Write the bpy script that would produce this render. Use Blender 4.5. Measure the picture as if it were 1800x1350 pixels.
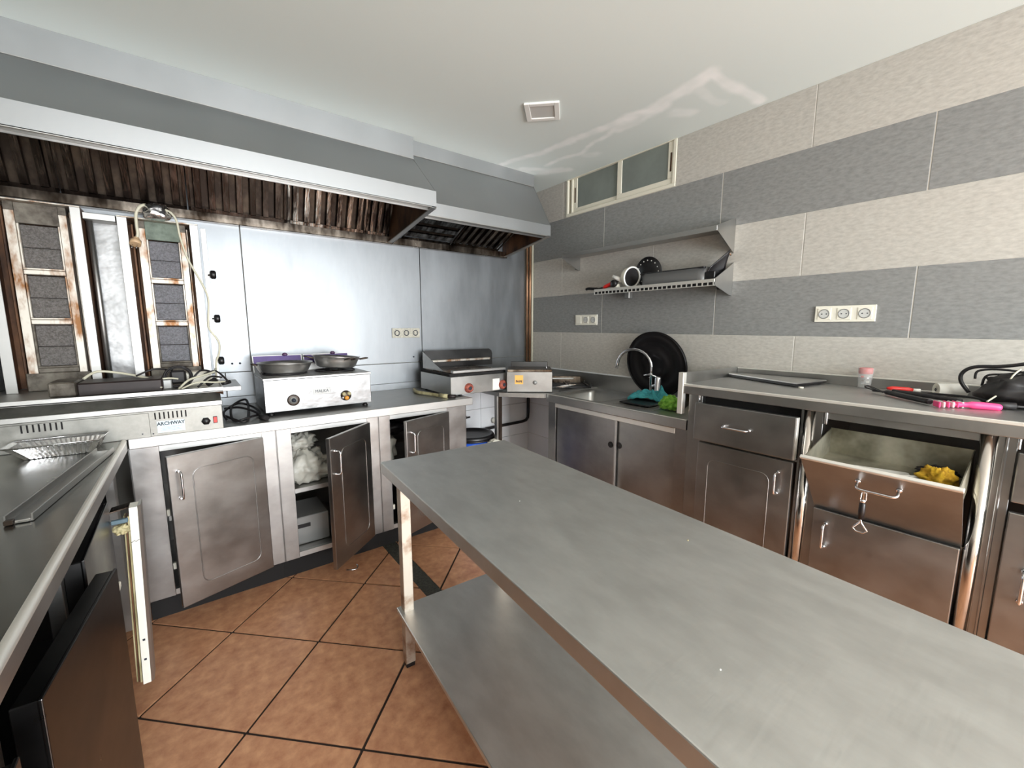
import bpy, bmesh, math, random
from mathutils import Vector, Matrix
random.seed(7)
PI = math.pi
R = math.radians
SC = bpy.context.scene
COL = SC.collection
for o in list(bpy.data.objects):
    bpy.data.objects.remove(o)

# ------------------------------------------------------------------ camera
cd = bpy.data.cameras.new('camera')
cam = bpy.data.objects.new('camera', cd)
COL.objects.link(cam)
cd.sensor_fit = 'HORIZONTAL'
cd.sensor_width = 36.0
cd.lens = 36.0 * 732.3 / 1800.0
cd.clip_start = 0.02
cam.location = (-2.536, -3.05, 1.375)
yaw, pit = 0.65367863, -0.13751115
fwd = Vector((math.sin(yaw) * math.cos(pit), math.cos(yaw) * math.cos(pit), math.sin(pit)))
cam.rotation_euler = fwd.to_track_quat('-Z', 'Y').to_euler()
SC.camera = cam

# ------------------------------------------------------------------ world + lights + exposure
w = bpy.data.worlds.new('world')
SC.world = w
w.use_nodes = True
bg = w.node_tree.nodes['Background']
bg.inputs[0].default_value = (0.90, 0.95, 1.0, 1)
bg.inputs[1].default_value = 1.6


def area(name, loc, rot, sx, sy, power, col):
    l = bpy.data.lights.new(name, 'AREA')
    l.shape = 'RECTANGLE'
    l.size, l.size_y = sx, sy
    l.energy = power
    l.color = col
    o = bpy.data.objects.new(name, l)
    o.location = loc
    o.rotation_euler = rot
    COL.objects.link(o)
    return o


# daylight through the glazed opening in the wall behind the camera
area('daylight_opening', (-1.55, -6.97, 1.25), (R(103), 0, 0), 2.5, 1.7, 135, (0.93, 0.97, 1.0))
# unseen fill light added under the ceiling, towards the back of the kitchen
area('ceiling_fill_light', (-2.2, -5.0, 2.50), (0, 0, 0), 1.2, 0.6, 26, (0.97, 1.0, 1.0))
area('side_fill_light', (-0.12, -5.4, 1.2), (R(90), 0, R(90)), 1.0, 1.9, 16, (1.0, 0.98, 0.94))  # unseen warm fill light added by the right wall, behind the camera

vs = SC.view_settings
vs.view_transform = 'Standard'
vs.look = 'None'
vs.gamma = 1
vs.use_curve_mapping = False
vs.exposure = 1.32


# ------------------------------------------------------------------ materials
def srgb(r, g, b):
    f = lambda c: c / 12.92 if c <= 0.04045 else ((c + 0.055) / 1.055) ** 2.4
    return (f(r / 255), f(g / 255), f(b / 255), 1)


def mat(name, col, rough=0.5, metal=0.0, var=0.0, scale=(8, 8, 8), bump=0.0, bscale=None, col2=None,
        lo=0.35, hi=0.65, trans=0.0, alpha=1.0, rvar=0.0, spec=0.5, detail=4, coat=0.0):
    m = bpy.data.materials.new(name)
    m.use_nodes = True
    nt = m.node_tree
    b = nt.nodes['Principled BSDF']
    b.inputs['Base Color'].default_value = col
    b.inputs['Roughness'].default_value = rough
    b.inputs['Metallic'].default_value = metal
    b.inputs['Transmission Weight'].default_value = trans
    b.inputs['Alpha'].default_value = alpha
    b.inputs['Specular IOR Level'].default_value = spec
    b.inputs['Coat Weight'].default_value = coat
    if var or col2 or bump or rvar:
        tc = nt.nodes.new('ShaderNodeTexCoord')
        mp = nt.nodes.new('ShaderNodeMapping')
        mp.inputs['Scale'].default_value = scale
        mp.inputs['Location'].default_value = (1.7, 2.3, 0.9)
        nt.links.new(tc.outputs['Object'], mp.inputs[0])
        n = nt.nodes.new('ShaderNodeTexNoise')
        n.inputs['Scale'].default_value = 1
        n.inputs['Detail'].default_value = detail
        n.inputs['Roughness'].default_value = 0.62
        nt.links.new(mp.outputs[0], n.inputs[0])
        if col2 or var:
            cr = nt.nodes.new('ShaderNodeValToRGB')
            cr.color_ramp.elements[0].position = lo
            cr.color_ramp.elements[1].position = hi
            c2 = col2 if col2 else tuple(max(0, c * (1 - var)) for c in col[:3]) + (1,)
            cr.color_ramp.elements[0].color = c2
            cr.color_ramp.elements[1].color = col
            nt.links.new(n.outputs[0], cr.inputs[0])
            nt.links.new(cr.outputs[0], b.inputs['Base Color'])
        if rvar:
            mr = nt.nodes.new('ShaderNodeMapRange')
            mr.inputs[1].default_value = 0.3
            mr.inputs[2].default_value = 0.7
            mr.inputs[3].default_value = rough - rvar
            mr.inputs[4].default_value = rough + rvar
            nt.links.new(n.outputs[0], mr.inputs[0])
            nt.links.new(mr.outputs[0], b.inputs['Roughness'])
        if bump:
            n2 = n
            if bscale:
                mp2 = nt.nodes.new('ShaderNodeMapping')
                mp2.inputs['Scale'].default_value = bscale
                nt.links.new(tc.outputs['Object'], mp2.inputs[0])
                n2 = nt.nodes.new('ShaderNodeTexNoise')
                n2.inputs['Scale'].default_value = 1
                n2.inputs['Detail'].default_value = 3
                nt.links.new(mp2.outputs[0], n2.inputs[0])
            bp = nt.nodes.new('ShaderNodeBump')
            bp.inputs['Strength'].default_value = bump
            bp.inputs['Distance'].default_value = 0.01
            nt.links.new(n2.outputs[0], bp.inputs['Height'])
            nt.links.new(bp.outputs[0], b.inputs['Normal'])
    return m


M = {}
M['steel'] = mat('brushed_steel', (0.48, 0.475, 0.46, 1), 0.38, 1, var=0.14, scale=(5, 5, 5), bump=0.05, bscale=(4, 4, 160), rvar=0.07)
M['steel_top'] = mat('scuffed_worktop_steel', (0.50, 0.495, 0.48, 1), 0.42, 1, var=0.12, scale=(8, 14, 6), bump=0.05, bscale=(160, 6, 6), rvar=0.03)
M['steel_wall'] = mat('wall_sheet_steel', (0.30, 0.315, 0.33, 1), 0.45, 1, var=0.16, scale=(9, 9, 2.2), bump=0.12, bscale=(2.2, 2.2, 1.2), rvar=0.05)
M['steel_hood'] = mat('hood_steel', (0.40, 0.41, 0.415, 1), 0.50, 1, var=0.06, scale=(3, 3, 3), rvar=0.05)
M['steel_door'] = mat('cabinet_door_steel', (0.37, 0.36, 0.35, 1), 0.36, 1, var=0.22, scale=(5, 5, 7), bump=0.12, bscale=(7, 7, 9), rvar=0.05)
M['steel_warm'] = mat('side_counter_steel', (0.37, 0.365, 0.355, 1), 0.38, 1, var=0.22, scale=(4, 4, 5), bump=0.05, bscale=(8, 8, 8), rvar=0.07)
M['steel_bright'] = mat('bright_edge_steel', (0.48, 0.475, 0.46, 1), 0.45, 1, var=0.08, scale=(6, 6, 6))
M['steel_dull'] = mat('dull_mottled_steel', (0.33, 0.325, 0.30, 1), 0.50, 1, var=0.3, scale=(14, 14, 14), rvar=0.05)
M['steel_side'] = mat('burner_front_steel', (0.29, 0.29, 0.29, 1), 0.36, 1, var=0.35, scale=(6, 6, 9), bump=0.3, bscale=(9, 9, 12), rvar=0.05)
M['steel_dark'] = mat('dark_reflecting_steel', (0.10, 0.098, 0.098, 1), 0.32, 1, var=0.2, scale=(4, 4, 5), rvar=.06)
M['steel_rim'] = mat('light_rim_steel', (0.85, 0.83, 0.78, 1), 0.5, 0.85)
M['chrome'] = mat('chrome', (0.85, 0.85, 0.88, 1), 0.10, 1)
M['grease'] = mat('greasy_steel', (0.42, 0.36, 0.30, 1), 0.22, 1, col2=(0.07, 0.045, 0.03, 1), scale=(7, 7, 3), lo=0.38, hi=0.66, rvar=0.1)
M['grease_dark'] = mat('grease_blackened_steel', (0.10, 0.075, 0.055, 1), 0.35, 0.6, col2=(0.03, 0.02, 0.015, 1), scale=(9, 9, 5), lo=0.4, hi=0.65)
M['rust'] = mat('rust_stained_steel', srgb(200, 194, 184), 0.5, 0.7, col2=srgb(132, 92, 58), scale=(16, 16, 6), lo=0.36, hi=0.54)
M['rust_dark'] = mat('burnt_brown_steel', srgb(120, 84, 58), 0.5, 0.5, col2=srgb(60, 42, 32), scale=(12, 12, 5))
M['soot'] = mat('sooty_plate', srgb(120, 114, 104), 0.6, 0.3, col2=srgb(66, 58, 50), scale=(16, 16, 16))
M['mesh'] = mat('burner_mesh', srgb(128, 124, 122), 0.7, 0.15, col2=srgb(92, 88, 84), scale=(160, 160, 160), bump=0.6, bscale=(420, 420, 420))
M['mesh_grey'] = mat('burner_mesh_clean', srgb(140, 140, 146), 0.7, 0.15, col2=srgb(104, 104, 108), scale=(160, 160, 160), bump=0.6, bscale=(420, 420, 420))
M['green_plate'] = mat('green_grey_plate', srgb(112, 124, 112), 0.6, 0.2, col2=srgb(78, 88, 78), scale=(20, 20, 20))
M['ceiling'] = None
M['wall_paint'] = mat('grey_wall_paint', srgb(170, 168, 160), 0.9, 0, var=0.08, scale=(2, 2, 2))
M['tile_light'] = mat('light_grey_stone_tile', srgb(192, 188, 180), 0.5, 0, col2=srgb(168, 163, 156), scale=(30, 34, 90), lo=0.26, hi=0.66, bump=0.05, bscale=(60, 90, 120), detail=8)
M['tile_dark'] = mat('dark_grey_stone_tile', srgb(142, 142, 140), 0.5, 0, col2=srgb(118, 118, 117), scale=(30, 34, 90), lo=0.26, hi=0.68, bump=0.05, bscale=(60, 90, 120), detail=8)
M['grout'] = mat('pale_grout', srgb(196, 192, 184), 0.9)
M['white_tile'] = mat('white_glazed_tile', srgb(236, 238, 240), 0.22, 0, var=0.05, scale=(5, 5, 5))
M['white_grout'] = mat('white_tile_grout', srgb(160, 160, 158), 0.9)
M['terracotta'] = mat('terracotta_tile', srgb(206, 154, 116), 0.40, 0, col2=srgb(164, 110, 80), scale=(21, 21, 21), lo=0.28, hi=0.68, bump=0.10, bscale=(40, 40, 40), detail=9)
M['floor_grout'] = mat('dark_floor_grout', srgb(46, 38, 34), 0.95)
M['cement'] = mat('dark_cement_fill', srgb(74, 74, 66), 0.9, 0, col2=srgb(48, 48, 44), scale=(60, 60, 60), bump=0.6, bscale=(90, 90, 90))
M['cream'] = mat('cream_window_frame', srgb(226, 221, 204), 0.45)
M['frost'] = mat('frosted_glass', (0.42, 0.47, 0.43, 1), 0.55, 0, trans=0.55, col2=(0.34, 0.38, 0.35, 1), scale=(6, 6, 6))
M['white_plastic'] = mat('white_plastic', srgb(232, 228, 214), 0.4)
M['white_panel'] = mat('white_door_edge_plastic', srgb(236, 234, 224), 0.5, 0, var=0.06, scale=(10, 10, 10))
M['gasket'] = mat('yellowed_gasket', srgb(196, 186, 146), 0.6, 0, col2=srgb(138, 128, 92), scale=(20, 20, 8))
M['pan_steel'] = mat('pan_steel', (0.74, 0.73, 0.72, 1), 0.38, 1, var=.15, scale=(12, 12, 12))
M['black'] = mat('black_plastic', srgb(20, 18, 20), 0.38)
M['black_soft'] = mat('black_rubber', srgb(28, 25, 26), 0.55)
M['black_matte'] = mat('recess_black', srgb(24, 22, 22), 0.9)  # plain black; also stands in for shade inside gaps and recesses
M['lid'] = mat('black_plastic_lid', srgb(12, 8, 10), 0.5, spec=0.35)
M['purple'] = mat('purple_enamel_plate', srgb(66, 46, 104), 0.3, 0.3, var=0.3, scale=(12, 12, 12))
M['purple_edge'] = mat('plum_rim', srgb(88, 62, 92), 0.45)
M['alu'] = mat('aluminium_foil', (0.88, 0.88, 0.90, 1), 0.24, 1, bump=0.25, bscale=(70, 70, 70))
M['cable_w'] = mat('cream_cable', srgb(198, 194, 174), 0.45)
M['plug_cream'] = mat('yellowed_plug', srgb(196, 164, 128), 0.45)
M['copper'] = mat('copper_pipe', srgb(178, 138, 108), 0.42, 0.7, col2=srgb(120, 84, 60), scale=(20, 20, 5))
M['blue'] = mat('blue_drum_plastic', srgb(36, 84, 186), 0.35)
M['teal'] = mat('teal_cloth', srgb(66, 158, 164), 0.95, 0, var=0.3, scale=(60, 60, 60))
M['green'] = mat('lime_cloth', srgb(150, 204, 84), 0.95, 0, col2=srgb(84, 150, 40), scale=(50, 50, 50))
M['yellow'] = mat('yellow_cloth', srgb(206, 166, 38), 0.95, 0, col2=srgb(150, 110, 20), scale=(40, 40, 40))
M['grimy_cream'] = mat('grimy_cream_plastic', srgb(196, 192, 178), 0.45, 0, var=.3, scale=(80, 80, 80))
M['orange'] = mat('amber_plastic', srgb(206, 140, 50), 0.5)
M['red'] = mat('red_plastic', srgb(214, 42, 36), 0.35)
M['red_knob'] = mat('worn_red_knob', srgb(178, 92, 72), 0.5, 0, col2=srgb(110, 52, 44), scale=(60, 60, 60))
M['pink'] = mat('pink_plastic', srgb(236, 70, 130), 0.4)
M['paper'] = mat('white_paper', srgb(222, 220, 214), 0.85)
M['bag'] = mat('white_plastic_bag', srgb(206, 204, 194), 0.4, 0, bump=0.3, bscale=(25, 25, 25), spec=0.6)
M['sticker'] = mat('orange_sticker', srgb(236, 180, 92), 0.5)
M['label'] = mat('pale_blue_label', srgb(206, 224, 232), 0.4)
M['ink'] = mat('dark_ink', srgb(34, 40, 52), 0.6)
M['ink_line'] = mat('grey_ink', srgb(130, 150, 170), 0.6)
M['glass'] = mat('clear_glass', (0.9, 0.92, 0.92, 1), 0.05, 0, alpha=0.22)
M['bin_in'] = mat('galvanised_bin_lining', srgb(186, 182, 166), 0.45, 0.75, col2=srgb(110, 106, 90), scale=(5, 5, 5))
M['dark_red_tray'] = mat('scorched_black_tray', srgb(44, 34, 33), 0.5, 0.2, var=0.4, scale=(14, 14, 14))
M['silver_grey'] = mat('grey_lacquer', srgb(150, 150, 148), 0.4, 0.4)
M['lamp_off'] = mat('unlit_diffuser', srgb(198, 198, 194), 0.6)
M['lamp_rim'] = mat('white_lamp_rim', srgb(236, 236, 232), 0.5)


# ------------------------------------------------------------------ mesh builder
class MB:
    def __init__(s, T=None):
        s.bm = bmesh.new()
        s.T = T or Matrix.Identity(4)

    def _v(s, p):
        return s.bm.verts.new(s.T @ Vector(p))

    def box(s, x0, x1, y0, y1, z0, z1, bev=0.0, T=None, seg=1):
        T = s.T @ (T or Matrix.Identity(4))
        r = bmesh.ops.create_cube(s.bm, size=1.0)
        vs_ = r['verts']
        c = Vector(((x0 + x1) / 2, (y0 + y1) / 2, (z0 + z1) / 2))
        d = Vector((abs(x1 - x0), abs(y1 - y0), abs(z1 - z0)))
        for v in vs_:
            v.co = Vector((v.co.x * d.x, v.co.y * d.y, v.co.z * d.z)) + c
        if bev > 0:
            es = set()
            for v in vs_:
                es.update(v.link_edges)
            rr = bmesh.ops.bevel(s.bm, geom=list(es), offset=min(bev, min(d) * 0.45), segments=seg, affect='EDGES', profile=0.5)
            vs_ = set(rr['verts']) | set(v for v in vs_ if v.is_valid)
        for v in vs_:
            v.co = T @ v.co
        return s

    def poly(s, pts, vec):
        """prism: polygon pts extruded by vec"""
        vec = Vector(vec)
        a = [s._v(p) for p in pts]
        b = [s._v(Vector(p) + vec) for p in pts]
        n = len(pts)
        try:
            s.bm.faces.new(a)
            s.bm.faces.new(b[::-1])
        except ValueError:
            pass
        for i in range(n):
            s.bm.faces.new((a[i], b[i], b[(i + 1) % n], a[(i + 1) % n]))
        return s

    def tube(s, pts, r, n=8, closed=False, smooth=True):
        pts = [Vector(p) for p in pts]
        rs = r if isinstance(r, (list, tuple)) else [r] * len(pts)
        rings = []
        N = len(pts)
        up = None
        for i, p in enumerate(pts):
            a = pts[i - 1] if (i > 0 or closed) else p
            b = pts[(i + 1) % N] if (i < N - 1 or closed) else p
            t = (b - a)
            if t.length < 1e-9:
                t = Vector((0, 0, 1))
            t.normalize()
            if up is None:
                up = Vector((0, 0, 1)) if abs(t.z) < 0.9 else Vector((1, 0, 0))
            side = t.cross(up)
            if side.length < 1e-6:
                side = t.orthogonal()
            side.normalize()
            up = side.cross(t).normalized()
            rings.append([s._v(p + (side * math.cos(2 * PI * k / n) + up * math.sin(2 * PI * k / n)) * rs[i]) for k in range(n)])
        M_ = N if closed else N - 1
        for i in range(M_):
            A, B = rings[i], rings[(i + 1) % N]
            for k in range(n):
                f = s.bm.faces.new((A[k], A[(k + 1) % n], B[(k + 1) % n], B[k]))
                f.smooth = smooth
        if not closed:
            s.bm.faces.new(rings[0][::-1])
            s.bm.faces.new(rings[-1])
        return s

    def lathe(s, prof, c=(0, 0, 0), axis='z', n=32, T=None, caps=True, sx=1, sy=1):
        """prof: list of (radius, height)"""
        c = Vector(c)
        rings = []
        for (r, h) in prof:
            ring = []
            for k in range(n):
                a = 2 * PI * k / n
                x, y = r * math.cos(a) * sx, r * math.sin(a) * sy
                p = {'z': Vector((x, y, h)), 'x': Vector((h, x, y)), 'y': Vector((x, h, y))}[axis]
                if T:
                    p = T @ p
                ring.append(s._v(c + p))
            rings.append(ring)
        for i in range(len(rings) - 1):
            A, B = rings[i], rings[i + 1]
            for k in range(n):
                f = s.bm.faces.new((A[k], A[(k + 1) % n], B[(k + 1) % n], B[k]))
                f.smooth = True
        if caps:
            s.bm.faces.new(rings[0][::-1])
            s.bm.faces.new(rings[-1])
        return s

    def grid(s, fn, nu, nv, smooth=True):
        g = [[s._v(fn(i / nu, j / nv)) for j in range(nv + 1)] for i in range(nu + 1)]
        for i in range(nu):
            for j in range(nv):
                f = s.bm.faces.new((g[i][j], g[i + 1][j], g[i + 1][j + 1], g[i][j + 1]))
                f.smooth = smooth
        return s

    def build(s, name, m, parent=None, solid=0.0, props=None):
        bm = s.bm
        bmesh.ops.recalc_face_normals(bm, faces=bm.faces)
        off = Vector((0, 0, 0))
        p = parent
        while p is not None:
            off = off + p.location
            p = p.parent
        if parent is None:
            lo = Vector((min(v.co.x for v in bm.verts), min(v.co.y for v in bm.verts), min(v.co.z for v in bm.verts)))
            hi = Vector((max(v.co.x for v in bm.verts), max(v.co.y for v in bm.verts), 0))
            org = Vector(((lo.x + hi.x) / 2, (lo.y + hi.y) / 2, lo.z))
        else:
            org = off
        for v in bm.verts:
            v.co -= org
        me = bpy.data.meshes.new(name)
        bm.to_mesh(me)
        bm.free()
        if m:
            me.materials.append(M[m] if isinstance(m, str) else m)
        o = bpy.data.objects.new(name, me)
        COL.objects.link(o)
        if parent is None:
            o.location = org
        else:
            o.parent = parent
        if solid:
            md = o.modifiers.new('solid', 'SOLIDIFY')
            md.thickness = solid
            md.offset = 0
        if props:
            for k, v in props.items():
                o[k] = v
        return o


def thing(name, label, cat, loc, group=None):
    o = bpy.data.objects.new(name, None)
    o.empty_display_size = 0.05
    COL.objects.link(o)
    o.location = loc
    o['label'] = label
    o['category'] = cat
    if group:
        o['group'] = group
    return o


def tag(o, label, cat, group=None):
    o['label'] = label
    o['category'] = cat
    if group:
        o['group'] = group
    return o


def structure(o):
    o['kind'] = 'structure'
    return o


def bx(name, m, parent, x0, x1, y0, y1, z0, z1, bev=0.0, T=None, label=None):
    o = MB(T).box(x0, x1, y0, y1, z0, z1, bev).build(name, m, parent)
    if label:
        o['label'] = label
    return o


def text_mesh(txt, size, T, m, parent, name='lettering', bold=0.0, sx=1.0, depth=0.0004):
    cu = bpy.data.curves.new('t', 'FONT')
    cu.body = txt
    cu.size = size
    cu.align_x = 'CENTER'
    cu.align_y = 'CENTER'
    cu.offset = bold
    cu.extrude = depth
    o = bpy.data.objects.new('t', cu)
    COL.objects.link(o)
    dg = bpy.context.evaluated_depsgraph_get()
    me = bpy.data.meshes.new_from_object(o.evaluated_get(dg))
    bpy.data.objects.remove(o)
    off = Vector((0, 0, 0))
    p = parent
    while p is not None:
        off = off + p.location
        p = p.parent
    for v in me.vertices:
        v.co = T @ Vector((v.co.x * sx, v.co.y, v.co.z)) - off
    me.materials.clear()
    me.materials.append(M[m])
    ob = bpy.data.objects.new(name, me)
    COL.objects.link(ob)
    ob.parent = parent
    return ob


def arc(c, r, a0, a1, n, plane='xz'):
    out = []
    for i in range(n + 1):
        a = a0 + (a1 - a0) * i / n
        x, y = r * math.cos(a), r * math.sin(a)
        if plane == 'xz':
            out.append((c[0] + x, c[1], c[2] + y))
        elif plane == 'yz':
            out.append((c[0], c[1] + x, c[2] + y))
        else:
            out.append((c[0] + x, c[1] + y, c[2]))
    return out


def smooth_path(pts, n=6):
    pts = [Vector(p) for p in pts]
    out = []
    for i in range(len(pts) - 1):
        p0 = pts[max(i - 1, 0)]
        p1, p2 = pts[i], pts[i + 1]
        p3 = pts[min(i + 2, len(pts) - 1)]
        for k in range(n):
            t = k / n
            out.append(0.5 * ((2 * p1) + (p2 - p0) * t + (2 * p0 - 5 * p1 + 4 * p2 - p3) * t * t + (-p0 + 3 * p1 - 3 * p2 + p3) * t ** 3))
    out.append(pts[-1])
    return out


# ================================================================== SETTING
XL, YB, ZC = -3.47, -7.0, 2.549
# floor
fl = structure(MB().box(XL - .1, .1, YB - .1, .1, -.12, -.006).build('floor', 'floor_grout'))
fl['kind'] = 'structure'
tl_me = None
S = 0.298
e = S - 0.0080


def tile_piece(cx, cy, clip):
    bm = bmesh.new()
    pts = [(cx + e, cy), (cx, cy + e), (cx - e, cy), (cx, cy - e)]
    vs_ = [bm.verts.new((p[0], p[1], 0)) for p in pts]
    f = bm.faces.new(vs_)
    if clip:
        for (co, no) in clip:
            g = bmesh.ops.bisect_plane(bm, geom=bm.verts[:] + bm.edges[:] + bm.faces[:], plane_co=co, plane_no=no, clear_outer=True)
    if not bm.faces:
        bm.free()
        return None
    r = bmesh.ops.extrude_face_region(bm, geom=bm.faces[:])
    for v in [g for g in r['geom'] if isinstance(g, bmesh.types.BMVert)]:
        v.co.z -= 0.012
    bmesh.ops.recalc_face_normals(bm, faces=bm.faces)
    return bm


def add_bm(bm, name, m, parent, loc=(0, 0, 0)):
    me = bpy.data.meshes.new(name)
    bm.to_mesh(me)
    bm.free()
    me.materials.append(M[m])
    o = bpy.data.objects.new(name, me)
    COL.objects.link(o)
    o.parent = parent
    pl = parent.location
    o.location = (loc[0] - pl.x, loc[1] - pl.y, loc[2] - pl.z)
    return o


bmf = tile_piece(0, 0, None)
full = add_bm(bmf, 'floor_tile', 'terracotta', fl, (-2.499, -.912, 0))
first = True
strip = (-1.685, -1.598)
for i in range(-4, 10):
    for j in range(-4, 21):
        if (i + j) % 2:
            continue
        cx, cy = -2.499 + S * i, -1.2105 - S * j + 0.0
        # centres of tiles sit half a diagonal from the lattice corners
        if (cx - S > 0.02) or (cx + S < XL) or (cy - S > 0.02) or (cy + S < YB):
            continue
        clip = []
        if cx + S > 0:
            clip.append(((0, 0, 0), (1, 0, 0)))
        if cx - S < XL:
            clip.append(((XL, 0, 0), (-1, 0, 0)))
        if cy + S > 0:
            clip.append(((0, 0, 0), (0, 1, 0)))
        if cy - S < YB:
            clip.append(((0, YB, 0), (0, -1, 0)))
        cut = (cx - S < strip[1] and cx + S > strip[0] and cy > -2.6)
        if cut:
            for cl2 in (((strip[0], 0, 0), (1, 0, 0)), ((strip[1], 0, 0), (-1, 0, 0))):
                b2 = tile_piece(cx, cy, clip + [cl2])
                if b2:
                    add_bm(b2, 'floor_tile', 'terracotta', fl)
        elif clip:
            b2 = tile_piece(cx, cy, clip)
            if b2:
                add_bm(b2, 'floor_tile', 'terracotta', fl)
        else:
            o = full if first else full.copy()
            if not first:
                COL.objects.link(o)
            o.location = Vector((cx, cy, 0)) - fl.location
            first = False


def strip_fn(u, v):
    y = -.50 - v * 2.15
    wob = random.uniform(-.006, .006) if u in (0, 1) else 0
    return (strip[0] + u * (strip[1] - strip[0]) + wob, y, -.002 + random.uniform(-.0015, .0015))


o = MB().grid(strip_fn, 5, 120).build('cement_strip', 'cement', fl)
o['label'] = 'dark rough cement strip filling a cut channel between the tiles'

# ceiling with plaster repairs as a colour mask
segs = [((-.62, -.40), (-.53, -.81), .035, .75), ((-.53, -.81), (-.455, -1.405), .035, .9), ((-.455, -1.405), (-.436, -1.578), .045, 1),
        ((-.436, -1.578), (-.50, -1.93), .045, .9), ((-.50, -1.93), (-.05, -1.95), .035, .9),
        ((-.36, -.62), (-.325, -.93), .022, .8), ((-.325, -.93), (-.43, -1.42), .022, .8), ((-.40, -1.30), (-.42, -1.62), .05, .8),
        ((-.28, -.48), (-.16, -.66), .04, .8), ((-.44, -.46), (-.22, -.60), .045, .7), ((-.30, -1.62), (-.24, -1.66), .05, .55),
        ((-.26, -.93), (-.23, -.97), .05, .5), ((-.43, -1.80), (-.20, -1.83), .03, .4), ((-.62, -.38), (-.30, -.44), .03, .5)]
bm = bmesh.new()
xs = [XL - .1 + i * 0.25 for i in range(int((XL * -1 - 1.0 + .1) / 0.25) + 1)]
xs = [x for x in xs if x < -1.0] + [-1.0 + i * 0.0125 for i in range(int(1.1 / .0125) + 1)]
ys = [YB - .1 + i * .25 for i in range(60)]
ys = [y for y in ys if y < -2.2] + [-2.2 + i * .0125 for i in range(int(2.3 / .0125) + 1)]
vg = [[bm.verts.new((x, y, 0)) for y in ys] for x in xs]
for i in range(len(xs) - 1):
    for j in range(len(ys) - 1):
        bm.faces.new((vg[i][j], vg[i][j + 1], vg[i + 1][j + 1], vg[i + 1][j]))
me = bpy.data.meshes.new('ceiling')
bm.to_mesh(me)
bm.free()
from mathutils import noise as mn
att = me.attributes.new('plaster', 'FLOAT', 'POINT')
vals = []
for v in me.vertices:
    if v.co.x < -1.0 or v.co.y < -2.2:
        vals.append(0.0)
        continue
    x, y = v.co.x, v.co.y
    x += 0.03 * mn.noise(Vector((x * 6, y * 6, 0))) + .01 * mn.noise(Vector((x * 30, y * 30, 4)))
    y += 0.03 * mn.noise(Vector((x * 6, y * 6, 9)))
    best = 0
    for (a, b, r_, k) in segs:
        ax, ay = a
        dx, dy = b[0] - ax, b[1] - ay
        t = max(0, min(1, ((x - ax) * dx + (y - ay) * dy) / (dx * dx + dy * dy)))
        d = math.hypot(x - ax - t * dx, y - ay - t * dy)
        f = max(0, min(1, (r_ * 1.25 - d) / (r_ * .7)))
        f *= k * (0.75 + 0.5 * mn.noise(Vector((x * 14, y * 14, 3))))
        best = max(best, f)
    vals.append(best)
att.data.foreach_set('value', vals)
cm = bpy.data.materials.new('ceiling_paint')
cm.use_nodes = True
nt = cm.node_tree
b = nt.nodes['Principled BSDF']
b.inputs['Roughness'].default_value = 0.75
at = nt.nodes.new('ShaderNodeAttribute')
at.attribute_name = 'plaster'
mx = nt.nodes.new('ShaderNodeMix')
mx.data_type = 'RGBA'
mx.inputs[6].default_value = srgb(220, 228, 225)
mx.inputs[7].default_value = srgb(252, 253, 252)
nt.links.new(at.outputs['Fac'], mx.inputs[0])
nt.links.new(mx.outputs[2], b.inputs['Base Color'])
me.materials.append(cm)
ceil = bpy.data.objects.new('ceiling', me)
COL.objects.link(ceil)
ceil.location = (0, 0, ZC)
md = ceil.modifiers.new('s', 'SOLIDIFY')
md.thickness = 0.1
md.offset = -1
for v in me.polygons:
    pass
ceil['kind'] = 'structure'

# walls
wa = structure(MB().box(XL - .1, .1, .012, .12, -.1, ZC + .05).build('wall_back', 'wall_paint'))
wb = MB()
WY0, WY1, WZ0 = -1.454, -.478, 2.262     # window opening
wb.box(.0015, .12, YB - .1, .12, -.1, WZ0)
wb.box(.0015, .12, YB - .1, WY0, WZ0, ZC + .05)
wb.box(.0015, .12, WY1, .12, WZ0, ZC + .05)
wb = structure(wb.build('wall_right', 'grout'))
structure(MB().box(XL - .12, XL, YB - .1, .12, -.1, ZC + .05).build('wall_left', 'wall_paint'))
fw = MB()
fw.box(XL - .1, -2.85, YB - .1, YB, -.1, ZC + .05)
fw.box(-.25, .1, YB - .1, YB, -.1, ZC + .05)
fw.box(-2.85, -.25, YB - .1, YB, 2.42, ZC + .05)
fw.box(-2.85, -.25, YB - .1, YB, -.1, .48)
structure(fw.build('wall_front', 'wall_paint'))


# stone tiles of the right wall
def rect_tiles(rows, joint, offs, y_lo, y_hi, m_, name, parent, g=.0022, hole=None):
    for (z0, z1, k) in rows:
        off, mm = offs[k]
        n0 = int(math.floor((-y_hi - off) / joint)) - 1
        for n in range(n0, n0 + 11):
            a, b_ = -(off + (n + 1) * joint), -(off + n * joint)
            a, b_ = max(a, y_lo), min(b_, y_hi)
            if b_ - a < .01:
                continue
            parts_ = [(a, b_, z0, z1)]
            if hole and z1 > hole[2]:
                parts_ = []
                if a < hole[0]:
                    parts_.append((a, min(b_, hole[0]), z0, z1))
                if b_ > hole[1]:
                    parts_.append((max(a, hole[1]), b_, z0, z1))
            for (p, q, zz0, zz1) in parts_:
                MB().box(0, .012, p + g, q - g, zz0 + g * .4, zz1 - g * .4, .0012).build(name, mm, parent)


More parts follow.
